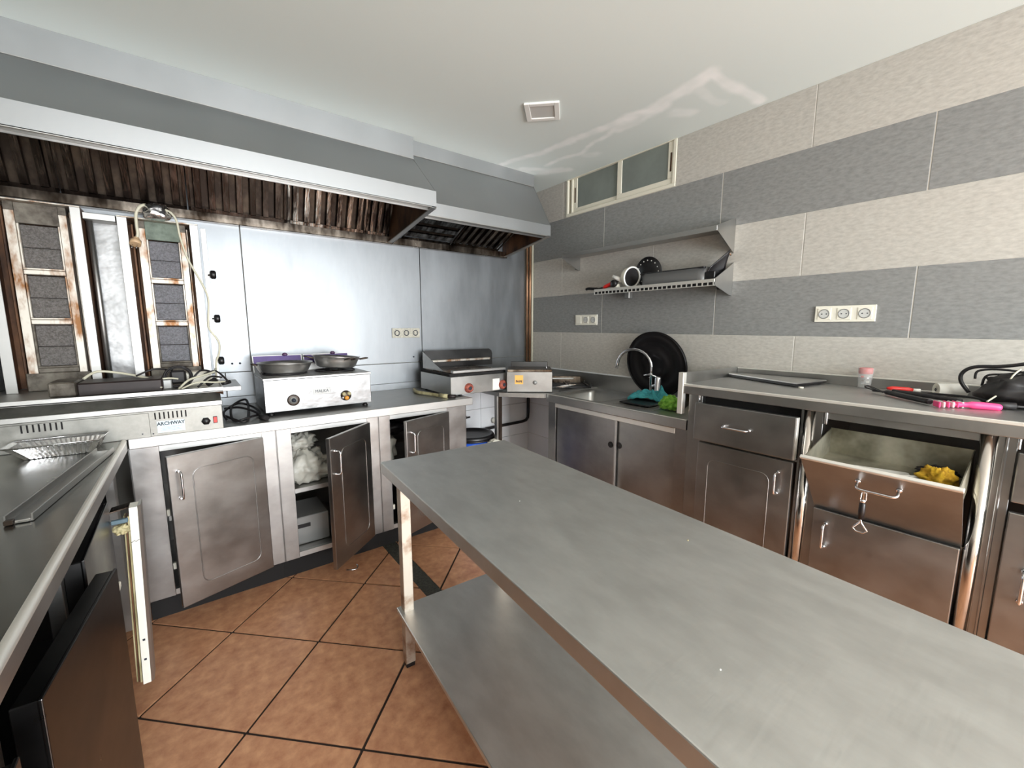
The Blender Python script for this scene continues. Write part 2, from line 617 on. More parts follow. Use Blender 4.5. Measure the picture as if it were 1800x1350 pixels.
P_ = .3123
rows = []
z = ZC
rows.append((2.260, ZC, 0))
rows.append((2.260 - P_, 2.260, 1))
rows.append((2.260 - 2 * P_, 2.260 - P_, 0))
rows.append((2.260 - 3 * P_, 2.260 - 2 * P_, 1))
rows.append((2.260 - 4 * P_, 2.260 - 3 * P_, 0))
rect_tiles(rows, .881, {0: (-.4435, 'tile_light'), 1: (-.001, 'tile_dark')}, YB, 0.01, None, 'tile', wb, hole=(WY0, WY1, WZ0))
# white glazed tiles below, on both walls
zt = 2.260 - 4 * P_
for (z0, z1) in ((.652, zt), (.352, .652), (.052, .352), (0, .052)):
    for n in range(0, 8):
        y1 = -n * .322 + 0.01
        y0 = y1 - .322
        MB().box(0, .012, y0 + .0015, y1 - .0015, z0 + .0015, z1 - .0015, .0012).build('white_tile', 'white_tile', wb)
for (z0, z1) in ((.652, .95), (.352, .652), (.052, .352), (0, .052)):
    for n in range(0, 5):
        x1 = 0.0 - n * .322 + .096
        x0 = x1 - .322
        x1 = min(x1, -.001)
        MB().box(x0 + .0015, x1 - .0015, 0, .012, z0 + .0015, z1 - .0015, .0012).build('white_tile', 'white_tile', wa)

# steel sheets on the back wall
for (x0, x1) in ((-3.45, -2.252), (-2.252, -1.095), (-1.095, -.054)):
    MB().box(x0 + .0025, x1 - .0025, -.004, .011, 1.100, 2.545, .001).build('steel_panel', 'steel_wall', wa)
for (x0, x1) in ((-3.45, -2.39), (-2.39, -1.112), (-1.112, -.054)):
    MB().box(x0 + .002, x1 - .002, -.007, .011, .948, 1.096, .001).build('steel_panel', 'steel_wall', wa)
for (x, z_) in ((-2.35, 1.15), (-1.17, 1.14), (-2.2, 1.98), (-1.95, 2.0), (-2.31, 1.15)):
    MB().lathe([(.006, 0), (.006, .004), (.002, .006)], (x, -.004, z_), 'y', 10, T=Matrix.Scale(-1, 4, (0, 1, 0))).build('rivet', 'ink', wa)

# window_1: sliding frosted window high on the right wall
wn = thing('window_1', '', '', (0, (WY0 + WY1) / 2, WZ0))
for k in ('label', 'category'):
    del wn[k]
wn['kind'] = 'structure'
f = MB()
f.box(-.006, .05, WY0, WY1, WZ0, WZ0 + .022, .002)
f.box(-.006, .05, WY0, WY1, ZC - .004, ZC, .001)
f.box(-.006, .05, WY0, WY0 + .022, WZ0 + .022, ZC - .004, .002)
f.box(-.006, .05, WY1 - .018, WY1, WZ0 + .022, ZC - .004, .002)
f.box(.004, .05, WY1 - .060, WY1 - .042, WZ0 + .022, ZC - .004, .002)
f.build('window_frame', 'cream', wn)
for (a, b_, x0) in ((-1.432, -.985, .002), (-1.02, -.54, .014)):
    s_ = MB()
    st = .040
    s_.box(x0, x0 + .014, a, b_, WZ0 + .022, WZ0 + .058, .002)
    s_.box(x0, x0 + .014, a, a + st, WZ0 + .058, ZC - .004, .002)
    s_.box(x0, x0 + .014, b_ - st, b_, WZ0 + .058, ZC - .004, .002)
    so = s_.build('sash', 'cream', wn)
    MB().box(x0 + .005, x0 + .010, a + st, b_ - st, WZ0 + .058, ZC - .004).build('pane', 'frost', so)
    hy = a + .018 if x0 < .01 else b_ - .018
    MB().box(x0 - .002, x0 + .002, hy - .006, hy + .006, WZ0 + .10, WZ0 + .215, .002).build('latch_slot', 'rust_dark', so)
# shaft behind the window
MB().box(.10, .12, WY0, WY1, WZ0, ZC, 0).build('light_shaft', 'soot', wn)

# recessed ceiling lamp (off), turned 45 degrees
T = Matrix.Translation((-.899, -1.188, ZC)) @ Matrix.Rotation(R(45), 4, 'Z')
t = thing('recessed_ceiling_light', 'square white recessed ceiling lamp, switched off, beside the plaster repair', 'ceiling light', (-.899, -1.188, ZC - .012))
f = MB(T)
for (x0, x1, y0, y1) in ((-.094, .094, -.094, -.066), (-.094, .094, .066, .094), (-.094, -.066, -.066, .066), (.066, .094, -.066, .066)):
    f.box(x0, x1, y0, y1, -.010, 0, .002)
f.build('frame', 'lamp_rim', t)
MB(T).box(-.066, .066, -.066, .066, -.005, 0).build('diffuser', 'lamp_off', t)


# ================================================================== EXTRACTION HOODS
def hood(name, label, x0, x1, yf, zf, ys, zs, yb, zb0, zb1, filt, fang):
    """fascia at y=yf from ceiling down to zf; slope to (ys, zs); canopy band down to zb0; back gutter at yb, zb1"""
    t = thing(name, label, 'range hood', ((x0 + x1) / 2, yb, zb1))
    MB().box(x0, x1, yf, yf + .004, zf, ZC, .0006).build('fascia', 'steel_hood', t)
    # bright bottom flange of the fascia
    MB().box(x0, x1, yf - .004, yf + .01, zf - .004, zf, .0006).build('fascia_edge', 'steel_bright', t)
    MB().poly([(x0, yf + .004, zf), (x0, ys + .004, zs), (x0, ys + .008, zs - .002), (x0, yf + .008, zf - .004)], (x1 - x0, 0, 0)).build('sloped_panel', 'steel_hood', t)
    MB().box(x0, x1, ys, ys + .004, zb0 + .004, zs, .0008).build('canopy_band', 'steel_hood', t)
    lip = MB()
    lip.box(x0, x1, ys, ys + .006, zb0, zb0 + .010, .002)
    lip.build('lip', 'steel_bright', t)
    MB().box(x0, x1, ys + .006, ys + .050, zb0 + .004, zb0 + .008, .001).build('lip_return', 'steel_warm', t)
    MB().box(x0, x1, ys + .050, ys + .053, zb0 - .006, zb0 + .026, .001).build('inner_lip', 'steel', t)
    for xx in (x0, x1 - .004):
        MB().poly([(xx, yf + .002, ZC), (xx, yf + .002, zf), (xx, ys + .002, zs), (xx, ys + .002, zb0), (xx, yb, zb1), (xx, yb, ZC)], (.004, 0, 0)).build('end_panel', 'steel_hood', t)
    # inner sheet of the right end, browned with grease
    MB().poly([(x1 - .012, ys + .02, zb0 + .002), (x1 - .012, ys + .02, zs), (x1 - .012, yb, ZC - .1), (x1 - .012, yb, zb1 + .006)], (.004, 0, 0)).build('inner_end_sheet', 'rust_dark', t)
    # bottom rims along the right end
    MB().poly([(x1 - .03, ys, zb0), (x1 - .03, ys, zb0 + .006), (x1 - .03, yb, zb1 + .006), (x1 - .03, yb, zb1)], (.03, 0, 0)).build('end_rim', 'steel_bright', t)
    # gutter rail along the wall
    g = MB()
    g.box(x0, x1, yb - .045, yb - .041, zb1, zb1 + .05, .001)
    g.box(x0, x1, yb - .045, yb, zb1, zb1 + .004)
    g.build('gutter_rail', 'grease', t)
    # filters
    P1 = Vector((0, yb - .05, zb1 + .048))
    FL = .40 if fang < 40 else .46
    P0 = P1 + Vector((0, -math.sin(R(fang)), math.cos(R(fang)))) * FL
    ax = (P1 - P0)
    L = ax.length
    ax.normalize()
    nrm = Vector((0, -ax.z, ax.y))
    if nrm.z > 0:
        nrm = -nrm
    for (fx0, fx1, kind, n, mt) in filt:
        MB().poly([(fx0, *(P0 - nrm * .03)[1:]), (fx1, *(P0 - nrm * .03)[1:]), (fx1, *(P1 - nrm * .03)[1:]), (fx0, *(P1 - nrm * .03)[1:])], -nrm * .004).build('filter_back', 'grease_dark', t)
        fr = MB()
        wdt = .012
        for (a0, a1, c0, c1) in ((fx0, fx0 + wdt, 0, L), (fx1 - wdt, fx1, 0, L), (fx0, fx1, 0, wdt * 1.6), (fx0, fx1, L - wdt * 1.6, L)):
            q = [P0 + ax * c0, P0 + ax * c1]
            fr.poly([(a0, q[0].y, q[0].z), (a1, q[0].y, q[0].z), (a1, q[1].y, q[1].z), (a0, q[1].y, q[1].z)], -nrm * .006)
        bf = fr.build('baffle_filter', mt, t)
        for k in range(n):
            if kind == 'v':
                c = fx0 + .012 + (fx1 - fx0 - .024) * (k + .5) / n
                hw = (fx1 - fx0 - .024) / n * .27
                s_ = MB()
                a = P0 + ax * .015
                b_ = P0 + ax * (L - .015)
                # trapezoid channel rib
                pr = [(-hw, .016), (-hw * .8, 0), (hw * .8, 0), (hw, .016), (hw * .72, .016), (hw * .6, .003), (-hw * .6, .003), (-hw * .72, .016)]
                s_.poly([(c + u, *(a - nrm * v)[1:]) for (u, v) in pr], b_ - a)
                s_.build('slat', mt, bf)
            else:
                cc = .02 + (L - .04) * (k + .5) / n
                hw = (L - .04) / n * .27
                s_ = MB()
                a = P0 + ax * (cc - hw)
                b_ = P0 + ax * (cc + hw)
                s_.poly([(fx0 + .012, *a[1:]), (fx0 + .012, *b_[1:]), (fx0 + .012, *(b_ - nrm * .012)[1:]), (fx0 + .012, *(a - nrm * .012)[1:])], (fx1 - fx0 - .024, 0, 0))
                s_.build('slat', mt, bf)
    return t


fl1 = []
x = -3.46
wf = .485
while x < -1.40:
    x2 = min(x + wf, -1.352)
    fl1.append((x + .003, x2 - .003, 'v', 7 if x2 - x > .4 else 3, 'filt_dirty' if x < -2.3 else 'filt'))
    x = x2
M['filt_dirty'] = mat('grease_caked_filter', (0.13, 0.10, 0.085, 1), 0.20, 0.9, col2=(0.028, 0.02, 0.016, 1), scale=(12, 5, 5), lo=0.42, hi=0.72, bump=.2, bscale=(60, 14, 14))
M['filt'] = mat('greasy_filter', (0.50, 0.49, 0.47, 1), 0.18, 1, col2=(0.05, 0.042, 0.038, 1), scale=(22, 5, 5), lo=0.42, hi=0.62, bump=.25, bscale=(60, 14, 14))
hood('extraction_hood', 'large long stainless extraction hood with greasy ribbed filters over the kebab grill and gas burner',
     -3.46, -1.330, -.458, 2.420, -.750, 2.155, -.01, 2.060, 1.962, fl1, 26)
hood('extraction_hood', 'smaller stainless extraction hood in the corner, beside the end of the long hood',
     -1.325, -.296, -.410, 2.462, -.610, 2.133, -.01, 2.050, 1.962,
     [(-1.26, -.86, 'h', 5, 'filt'), (-.85, -.40, 'v', 7, 'grease')], 66)

# corner pipes
for i, (x, y, r_, lab) in enumerate(((-.046, -.028, .010, 'thin brown pipe in the wall corner, the one nearest the steel sheets'),
                                    (-.030, -.050, .011, 'thin copper pipe in the wall corner, the middle one of three'),
                                    (-.012, -.062, .010, 'thin pale pipe in the wall corner, against the stone tiles'))):
    o = MB().tube([(x, y, .96), (x, y, ZC - .001)], r_, 10).build('vertical_pipe', 'copper' if i < 2 else 'cable_w')
    tag(o, lab, 'pipe')

# ================================================================== BACK COUNTER (counter A)
ZA = .900
cw = thing('worktop', 'long stainless worktop along the steel-clad wall under the gas burner', 'worktop', (-2.2, -.35, ZA - .04))
c = MB()
c.box(-3.46, -1.070, -.690, -.012, ZA - .005, ZA - .001, .001)
c.build('top', 'steel_top', cw)
c = MB()
c.box(-2.785, -1.070, -.705, -.690, ZA - .045, ZA + .002, .003, seg=2)
c.box(-1.078, -1.068, -.690, -.012, ZA - .045, ZA, .001)
c.build('front_edge', 'steel_bright', cw)
MB().box(-3.46, -1.070, -.016, -.008, ZA - .001, ZA + .047, .001).build('upstand', 'steel_wall', cw)


def handle(parent, p0, p1, out, r=.0045, name='handle', m='chrome'):
    """bow handle between p0 and p1 standing out along vector out"""
    p0, p1, out = Vector(p0), Vector(p1), Vector(out)
    d = (p1 - p0).normalized()
    L = out.length
    pts = [p0, p0 + out * .6]
    for k in range(1, 5):
        a = k / 5 * PI / 2
        pts.append(p0 + out * (.6 + .4 * math.sin(a)) + d * L * .4 * (1 - math.cos(a)))
    pts.append(p0 + out + d * L * .4)
    pts.append(p1 + out - d * L * .4)
    for k in range(1, 5):
        a = k / 5 * PI / 2
        pts.append(p1 + out * (.6 + .4 * math.cos(a)) - d * L * .4 * (1 - math.sin(a)))
    pts += [p1 + out * .6, p1]
    b_ = MB().tube(pts, r, 8)
    for p in (p0, p1):
        b_.tube([p, p + out * .18], [r * 1.9, r * 1.5], 10)
    return b_.build(name, m, parent)


def rrect(w_, h_, r_, n=5):
    pts = []
    for (cx, cy, a0) in ((w_ - r_, h_ - r_, 0), (r_, h_ - r_, PI / 2), (r_, r_, PI), (w_ - r_, r_, 3 * PI / 2)):
        for k in range(n + 1):
            a = a0 + k * PI / 2 / n
            pts.append((cx + r_ * math.cos(a), cy + r_ * math.sin(a)))
    return pts


def door(parent, T, w_, h_, th=.022, m='steel_door', hx=None, hz=(None, None), emboss=True, hmat='chrome', hside=-1, name='door', rim=True):
    """door in local frame: x from hinge 0 to w_, y outward = -y, z up 0..h_. T places it"""
    b_ = MB(T)
    b_.box(0, w_, -th, 0, 0, h_, .003, seg=2)
    d = b_.build(name, m, parent)
    if emboss:
        x0 = .055 if hx is None or hx > w_ / 2 else .085
        x1 = w_ - (.085 if hx is not None and hx > w_ / 2 else .055)
        pts = [(x0 + p[0], -th - .0005, .075 + p[1]) for p in rrect(x1 - x0, h_ - .15, .035)]
        e_ = MB(T).tube(pts, .0024, 6, closed=True).build('embossed_line', m, d)
    if hx is not None:
        hm = handle(d, T @ Vector((hx, -th, hz[0])), T @ Vector((hx, -th, hz[1])), T.to_3x3() @ Vector((0, -.032, 0)))
    return d


def hinge_T(px, py, pz, ang, mirror=False, base=0):
    """local x axis direction from hinge at world angle ang (deg); outward -y local rotates along"""
    return Matrix.Translation((px, py, pz)) @ Matrix.Rotation(R(ang), 4, 'Z')


Z0, Z1 = .135, ZA - .045
YF = -.680


def cabA(x0, x1, stiles, op, label):
    """x0..x1 unit; stiles list of (xa, xb); op = (xa, xb) opening"""
    t = thing('base_cabinet', label, 'cabinet', ((x0 + x1) / 2, -.35, 0))
    c = MB()
    c.box(x0, x0 + .003, YF, -.02, Z0, Z1)
    c.box(x1 - .003, x1, YF, -.02, Z0, Z1)
    c.box(x0, x1, YF + .01, -.02, Z0, Z0 + .004)
    c.box(x0, x1, -.024, -.02, Z0, Z1)
    c.build('body', 'steel_door', t)
    for (a, b_) in stiles:
        MB().box(a, b_, YF, YF + .03, Z0, Z1, .001).build('stile', 'steel_door', t)
    MB().box(op[0], op[1], YF, YF + .03, Z1 - .030, Z1, .001).build('top_rail', 'steel_bright', t)
    MB().box(op[0], op[1], YF + .004, YF + .03, Z0, Z0 + .028, .001).build('bottom_rail', 'steel_bright', t)
    MB().box(op[0] - .1 if op[0] - .1 > x0 else x0 + .004, x1 - .004, YF + .09, -.03, .486, .489).build('shelf', 'steel', t)
    MB().box(op[0], x1 - .004, YF + .088, YF + .091, .486 - .022, .490, .001).build('shelf_front_edge', 'steel_bright', t)
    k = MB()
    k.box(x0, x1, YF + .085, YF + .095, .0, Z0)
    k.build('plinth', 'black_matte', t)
    return t


c1 = cabA(-2.790, -2.235, [(-2.790, -2.690), (-2.298, -2.235)], (-2.690, -2.298),
          'leftmost cabinet under the back worktop, its embossed steel door slightly open')
c2 = cabA(-2.2345, -1.706, [(-2.2345, -2.166), (-1.773, -1.706)], (-2.166, -1.773),
          'middle cabinet under the back worktop, its door wide open on a white bag')
c3 = cabA(-1.7055, -1.110, [(-1.7055, -1.638), (-1.256, -1.110)], (-1.638, -1.256),
          'rightmost cabinet under the back worktop, door half open above the table corner')
DH = .690
# door of cabinet 1: hinge on the right, free edge swings outward (-y). Local x runs from hinge to free edge.


def door_r(parent, hx_, hy, ang, w_, **kw):
    # hinge at right; door extends to -x, opening rotates the free end to -y
    T = Matrix.Translation((hx_, hy, .140)) @ Matrix.Rotation(R(ang), 4, 'Z') @ Matrix.Scale(-1, 4, (1, 0, 0))
    return door(parent, T, w_, DH, hx=w_ - .035, hz=(.50, .62), **kw)


door_r(c1, -2.300, -.684, 18.6, .388)
door_r(c2, -1.776, -.684, 40.2, .366)
door_r(c3, -1.258, -.684, 18.0, .360)
# small catches on the stile edges
for (par, x) in ((c1, -2.689), (c3, -1.637)):
    for zz in (.26, .52):
        MB().box(x, x + .012, YF + .002, YF + .02, zz, zz + .03, .002).build('catch', 'white_plastic', par)


def crumple(name, c, rad, m, label=None, cat=None, seed=0, sz=1.0, n=40, amp=.35, freq=2.2, parent=None):
    b_ = MB()
    c = Vector(c)

    def fn(u, v):
        a = 2 * PI * u
        p = PI * (v - .5)
        d = Vector((math.cos(a) * math.cos(p), math.sin(a) * math.cos(p), math.sin(p)))
        k = 1 + amp * mn.noise(d * freq + Vector((seed, 0, 0))) + amp * .7 * abs(mn.noise(d * freq * 2.7 + Vector((0, seed, 0)))) + amp * .25 * mn.noise(d * freq * 7)
        q = Vector((d.x * rad[0] * k, d.y * rad[1] * k, d.z * rad[2] * k))
        q.z = max(q.z, -rad[2] * .75)
        return c + q
    b_.grid(fn, n, n // 2)
    bmesh.ops.remove_doubles(b_.bm, verts=b_.bm.verts, dist=1e-5)
    o = b_.build(name, m, parent)
    if label:
        tag(o, label, cat)
    return o


crumple('plastic_bag', (-2.075, -.47, .565), (.115, .10, .095), 'bag', 'crumpled white plastic bag on the shelf of the open middle cabinet', 'bag', 3, amp=.5, freq=2.8)
crumple('plastic_bag', (-2.085, -.43, .715), (.075, .08, .05), 'bag', 'greyish plastic bag on top of the white bag in the open middle cabinet', 'bag', 11, amp=.5, freq=3)
o = tag(MB().box(-2.158, -1.98, -.55, -.28, .30, .462, .004).build('storage_box', 'silver_grey'), 'grey box on the lower shelf of the open middle cabinet', 'box')
o.location.z = .140
bx('slot', 'black', o, -2.150, -2.08, -.553, -.549, .24, .262)
crumple('plastic_bag', (-1.60, -.42, .575), (.075, .1, .11), 'bag', 'pale bag in the shadow of the rightmost cabinet under the back worktop', 'bag', 5, amp=.4)
crumple('dark_bag', (-1.55, -.36, .70), (.10, .1, .06), 'black_soft', 'dark bag lying high in the rightmost cabinet under the back worktop', 'bag', 8, amp=.4)

# ================================================================== KEBAB GRILL
kx1, kx0 = -2.448, -3.455
kg = thing('kebab_grill', 'twin vertical kebab grill with rusty burner columns, vented base and drip tray', 'grill', (-2.95, -.40, ZA))
MB().box(kx0, kx1, -.705, -.12, ZA + .001, 1.014, .002).build('base', 'steel_dull', kg)
MB().box(-3.455, -2.708, -.709, -.706, ZA + .001, 1.006, .001).build('front_cover', 'steel_dull', kg)
MB().box(kx0, kx1 + .002, -.716, -.70, 1.014, 1.036, .002).build('front_lip', 'steel_bright', kg)
MB().poly([(kx0, -.700, 1.014), (kx0, -.640, 1.080), (kx0, -.12, 1.080), (kx0, -.12, 1.014)], (kx1 - kx0, 0, 0)).build('drip_channel', 'steel_dull', kg)
tr = MB()
tr.box(kx0, -2.436, -.715, -.12, 1.077, 1.082)
tr.box(kx0, -2.436, -.715, -.709, 1.077, 1.098, .001)
tr.box(-2.442, -2.436, -.709, -.12, 1.077, 1.094, .001)
tr.build('drip_tray', 'steel_bright', kg)
MB().box(-2.436, -2.350, -.50, -.16, 1.048, 1.070, .002).build('side_shelf', 'steel_bright', kg)
# rusty corner under the tray
MB().poly([(-2.475, -.705, 1.077), (-2.437, -.705, 1.077), (-2.437, -.69, 1.058)], (0, .1, 0)).build('corner_bracket', 'rust_dark', kg)
for (xa, xb) in ((-3.073, -2.967), (-2.688, -2.583)):
    for k in range(8):
        xx = xa + (xb - xa) * k / 7
        yf = -.7095 if xa < -3 else -.7055
        MB().box(xx - .0025, xx + .0025, yf, yf + .003, .974, 1.004).build('vent_slot', 'black_matte', kg)
lb = MB().box(-2.685, -2.590, -.7062, -.7052, .914, .965).build('label_plate', 'label', kg)
TT = Matrix.Translation((-2.6375, -.7066, .9525)) @ Matrix.Rotation(R(90), 4, 'X')
text_mesh('ARCHWAY', .021, TT, 'ink', lb, bold=.0006, sx=.90)
for k in range(4):
    MB().box(-2.675 + .006 * (k % 2), -2.60 - .01 * (k % 3), -.7066, -.7062, .922 + k * .0052, .9232 + k * .0052).build('printed_line', 'ink_line', lb)
MB().lathe([(.0175, 0), (.0175, .010), (.014, .016), (.0, .017)], (-2.513, -.705, .944), 'y', 6, T=Matrix.Scale(-1, 4, (0, 1, 0)), caps=False).build('knob', 'black', kg)
sw = MB().box(-2.486, -2.470, -.708, -.705, .930, .962, .001).build('rocker_switch', 'black', kg)
sw2 = MB().box(-2.4845, -2.4715, -.711, -.708, .933, .959, .001).build('rocker', 'red', sw)
for (xx, zz) in ((-2.735, .918), (-2.70, .9135)):
    MB().lathe([(.003, 0), (.003, .002)], (xx, -.708, zz), 'y', 8, T=Matrix.Scale(-1, 4, (0, 1, 0))).build('rivet', 'ink', kg)


def column(dx, mesh_m, header, ztop):
    """burner column, right edge at -2.462+dx, left edge at -2.766+dx"""
    xl, xr = -2.768 + dx, -2.462 + dx
    yF = -.300
    zb = 1.083
    sides = MB()
    sides.box(xl, xl + .003, yF, -.10, zb, ztop)
    sides.box(xr - .003, xr, yF, -.10, zb, ztop)
    sides.build('side_plate', 'rust_dark', kg)
    for (a, b_) in ((xl, xl + .036), (xr - .034, xr)):
        MB().box(a, b_, yF - .003, yF, zb, ztop, .001).build('front_flange', 'steel_bright' if a == xl else 'steel_bright', kg)
    MB().box(xl, xr, yF - .004, -.10, ztop, ztop + .006, .001).build('top_cap', 'rust', kg)
    MB().box(xl + .003, xr - .003, -.106, -.10, zb, ztop).build('back_plate', 'rust_dark', kg)
    # inner burner pack
    il, ir = xl + .066, xr - .052
    yI = -.262
    bk = MB()
    bk.box(il, il + .030, yI, -.12, zb, ztop - .035, .001)
    bk.box(ir - .026, ir, yI, -.12, zb, ztop - .035, .001)
    bk.build('inner_frame', 'rust', kg)
    MB().box(il + .030, ir - .026, yI + .004, yI + .02, ztop - .085, ztop, .001).build('header_plate', header, kg)
    MB().box(il, il + .030, yI, yI + .02, ztop - .035, ztop, .001).build('header_corner', 'soot', kg)
    MB().box(ir - .026, ir, yI, yI + .02, ztop - .035, ztop, .001).build('header_corner', 'soot', kg)
    wl, wr = il + .034, ir - .030
    zz = ztop - .085
    hh = (zz - 1.165) / 3
    for k in range(3):
        z1 = zz - k * hh
        z0 = z1 - hh
        fr = MB()
        fr.box(il + .030, ir - .026, yI + .002, yI + .014, z0, z0 + .022, .003)
        fr.box(il + .030, ir - .026, yI + .004, yI + .012, z0 + .022, z0 + .030, .002)
        fr.box(il + .030, il + .038, yI + .006, yI + .02, z0 + .02, z1, .002)
        fr.box(ir - .034, ir - .026, yI + .006, yI + .02, z0 + .02, z1, .002)
        bfr = fr.build('burner_frame', 'rust' if k != 2 else 'soot', kg)
        mp = MB()
        mp.box(il + .036, ir - .032, yI + .020, yI + .026, z0 + .030, (z0 + z1) / 2 + .008, .003)
        mp.box(il + .036, ir - .032, yI + .020, yI + .026, (z0 + z1) / 2 + .010, z1 - .004, .003)
        mp.build('burner_mesh', mesh_m, bfr)
    MB().box(il - .01, ir + .01, yI - .002, -.12, zb, 1.165, .003).build('burner_foot', 'soot', kg)
    # rusty stripes deep between flange and pack
    MB().box(xl + .040, xl + .050, -.20, -.15, zb, ztop - .01, .002).build('guide_rod', 'rust_dark', kg)
    MB().box(xr - .050, xr - .042, -.22, -.15, zb, ztop - .01, .002).build('guide_rod', 'rust', kg)


column(0, 'mesh_grey', 'green_plate', 1.886)
column(-.424, 'mesh', 'soot', 1.905)
# polished guard between the two columns
MB().box(-2.862, -2.772, -.205, -.198, 1.083, 1.885, .002).build('spit_guard', 'steel_side', kg)
MB().tube([(-2.868, -.24, 1.083), (-2.868, -.24, 1.885)], .011, 10).build('upright_rod', 'steel_bright', kg)
MB().box(-2.884, -2.772, -.285, -.12, 1.862, 1.892, .002).build('top_bridge', 'steel_bright', kg)
# right hand regulating rail with three knobs
MB().box(-2.452, -2.430, -.302, -.297, 1.09, 1.875, .001).build('knob_rail', 'steel', kg)
for zz in (1.640, 1.415, 1.194):
    kb = MB()
    kb.tube([(-2.437, -.312, zz), (-2.425, -.330, zz)], .004, 8)
    kb.lathe([(.016, -.013), (.022, -.008), (.022, .008), (.016, .013)], (-2.418, -.345, zz), 'x', 10)
    kb.build('knob', 'black', kg)

# third grill part at the far left edge
MB().box(-3.30, -3.235, -.303, -.10, 1.083, 1.86, .002).build('end_flange', 'steel_bright', kg)
MB().box(-3.450, -3.30, -.25, -.10, 1.083, 1.86, .002).build('end_panel', 'soot', kg)

# foil wrapped bundle with its cable, on top of the right column
ft = thing('foil_wrapped_connector', 'crumpled foil bundle holding a cream cable, on top of the right grill column', 'cable connector', (-2.62, -.33, 1.892))
crumple('foil_wrap', (-2.618, -.34, 1.915), (.050, .036, .040), 'alu', seed=2, amp=.35, parent=ft)
pL = [(-2.64, -.33, 1.93), (-2.655, -.345, 1.945), (-2.675, -.36, 1.932), (-2.692, -.36, 1.898), (-2.695, -.36, 1.847), (-2.694, -.36, 1.808), (-2.700, -.36, 1.785)]
MB().tube(smooth_path(pL), .0065, 8).build('cable', 'cable_w', ft)
pg = MB()
pg.tube([(-2.700, -.36, 1.79), (-2.704, -.362, 1.775)], [.010, .016], 12)
pg.tube([(-2.704, -.362, 1.775), (-2.707, -.372, 1.755)], [.021, .021], 16)
pgo = pg.build('plug', 'plug_cream', ft)
for s_ in (-1, 1):
    MB().tube([(-2.708 + .008 * s_, -.374, 1.753), (-2.712 + .008 * s_, -.392, 1.735)], .0025, 8).build('plug_pin', 'chrome', pgo)
pR = [(-2.60, -.34, 1.936), (-2.568, -.36, 1.926), (-2.545, -.36, 1.887), (-2.538, -.36, 1.815), (-2.516, -.36, 1.709), (-2.469, -.36, 1.592), (-2.449, -.36, 1.516), (-2.457, -.365, 1.414),
      (-2.457, -.37, 1.362), (-2.423, -.37, 1.296), (-2.425, -.37, 1.237), (-2.440, -.36, 1.19), (-2.447, -.34, 1.10)]
MB().tube(smooth_path(pR), .0048, 8).build('cable', 'cable_w', ft)

# clutter on the drip tray
o = tag(MB().box(-2.93, -2.655, -.60, -.42, 1.083, 1.140, .006).build('scorched_tray', 'dark_red_tray'), 'scorched black tray lying between the grill columns on the drip tray', 'tray')
o = tag(MB().box(-3.02, -2.935, -.56, -.40, 1.083, 1.145, .006).build('sooty_block', 'soot'), 'sooty grey metal block left of the scorched tray on the drip tray', 'metal block')
ca = MB()
ca.tube(smooth_path([(-2.92, -.50, 1.15), (-2.88, -.46, 1.175), (-2.80, -.46, 1.162), (-2.72, -.50, 1.140), (-2.69, -.52, 1.128)]), .0055, 8)
tag(ca.build('cable', 'cable_w'), 'cream cable arching over the scorched tray', 'cable')
cl = MB()
for (r0, zc, ph) in ((.050, 1.125, 0), (.046, 1.13, .5), (.053, 1.12, .9)):
    cl.tube([(-2.60 + r0 * math.cos(a), -.50 + .02 * math.sin(a + ph), 1.135 + r0 * .95 * math.sin(a)) for a in [2 * PI * k / 24 for k in range(24)]], .0045, 6, closed=True)
cl.box(-2.632, -2.57, -.49, -.47, 1.10, 1.165, .012)
tag(cl.build('cable_coil', 'black_soft'), 'black coiled cable standing in front of the right grill column', 'cable')
wr_ = MB()
wr_.tube(smooth_path([(-2.66, -.60, 1.10), (-2.70, -.56, 1.125), (-2.64, -.54, 1.135), (-2.60, -.55, 1.13)]), .004, 6)
wr_.tube(smooth_path([(-2.60, -.62, 1.09), (-2.56, -.58, 1.125), (-2.50, -.54, 1.14), (-2.46, -.50, 1.15), (-2.45, -.45, 1.16)]), .005, 6)
wr_.tube(smooth_path([(-2.59, -.64, 1.092), (-2.53, -.62, 1.115), (-2.46, -.60, 1.108), (-2.42, -.56, 1.105)]), .004, 6)
tag(wr_.build('wire_bundle', 'cable_w'), 'loose pale wires at the right end of the grill drip tray', 'cable')
wk = MB()
for (a, b_) in (((-2.56, -.56, 1.105), (-2.47, -.48, 1.15)), ((-2.53, -.60, 1.09), (-2.43, -.50, 1.12)), ((-2.50, -.50, 1.14), (-2.40, -.44, 1.09)), ((-2.75, -.50, 1.150), (-2.62, -.46, 1.165))):
    wk.tube(smooth_path([a, ((a[0] + b_[0]) / 2, (a[1] + b_[1]) / 2 - .02, max(a[2], b_[2]) + .012), b_]), .0045, 6)
wk.tube([(-2.49, -.58, 1.10), (-2.46, -.55, 1.115)], .013, 8)
wk.tube([(-2.43, -.56, 1.096), (-2.40, -.53, 1.098)], .010, 8)
tag(wk.build('power_lead', 'black_soft'), 'black leads with plugs tangled at the right end of the drip tray', 'cable')
o = tag(MB().box(-2.575, -2.47, -.47, -.36, 1.083, 1.15, .008).build('white_adapter', 'white_plastic'), 'pale plastic box behind the black leads on the drip tray', 'plastic box')
o = tag(MB().box(-2.67, -2.625, -.53, -.50, 1.083, 1.128, .004).build('grey_connector', 'silver_grey'), 'small grey connector block left of the black coiled cable', 'connector')

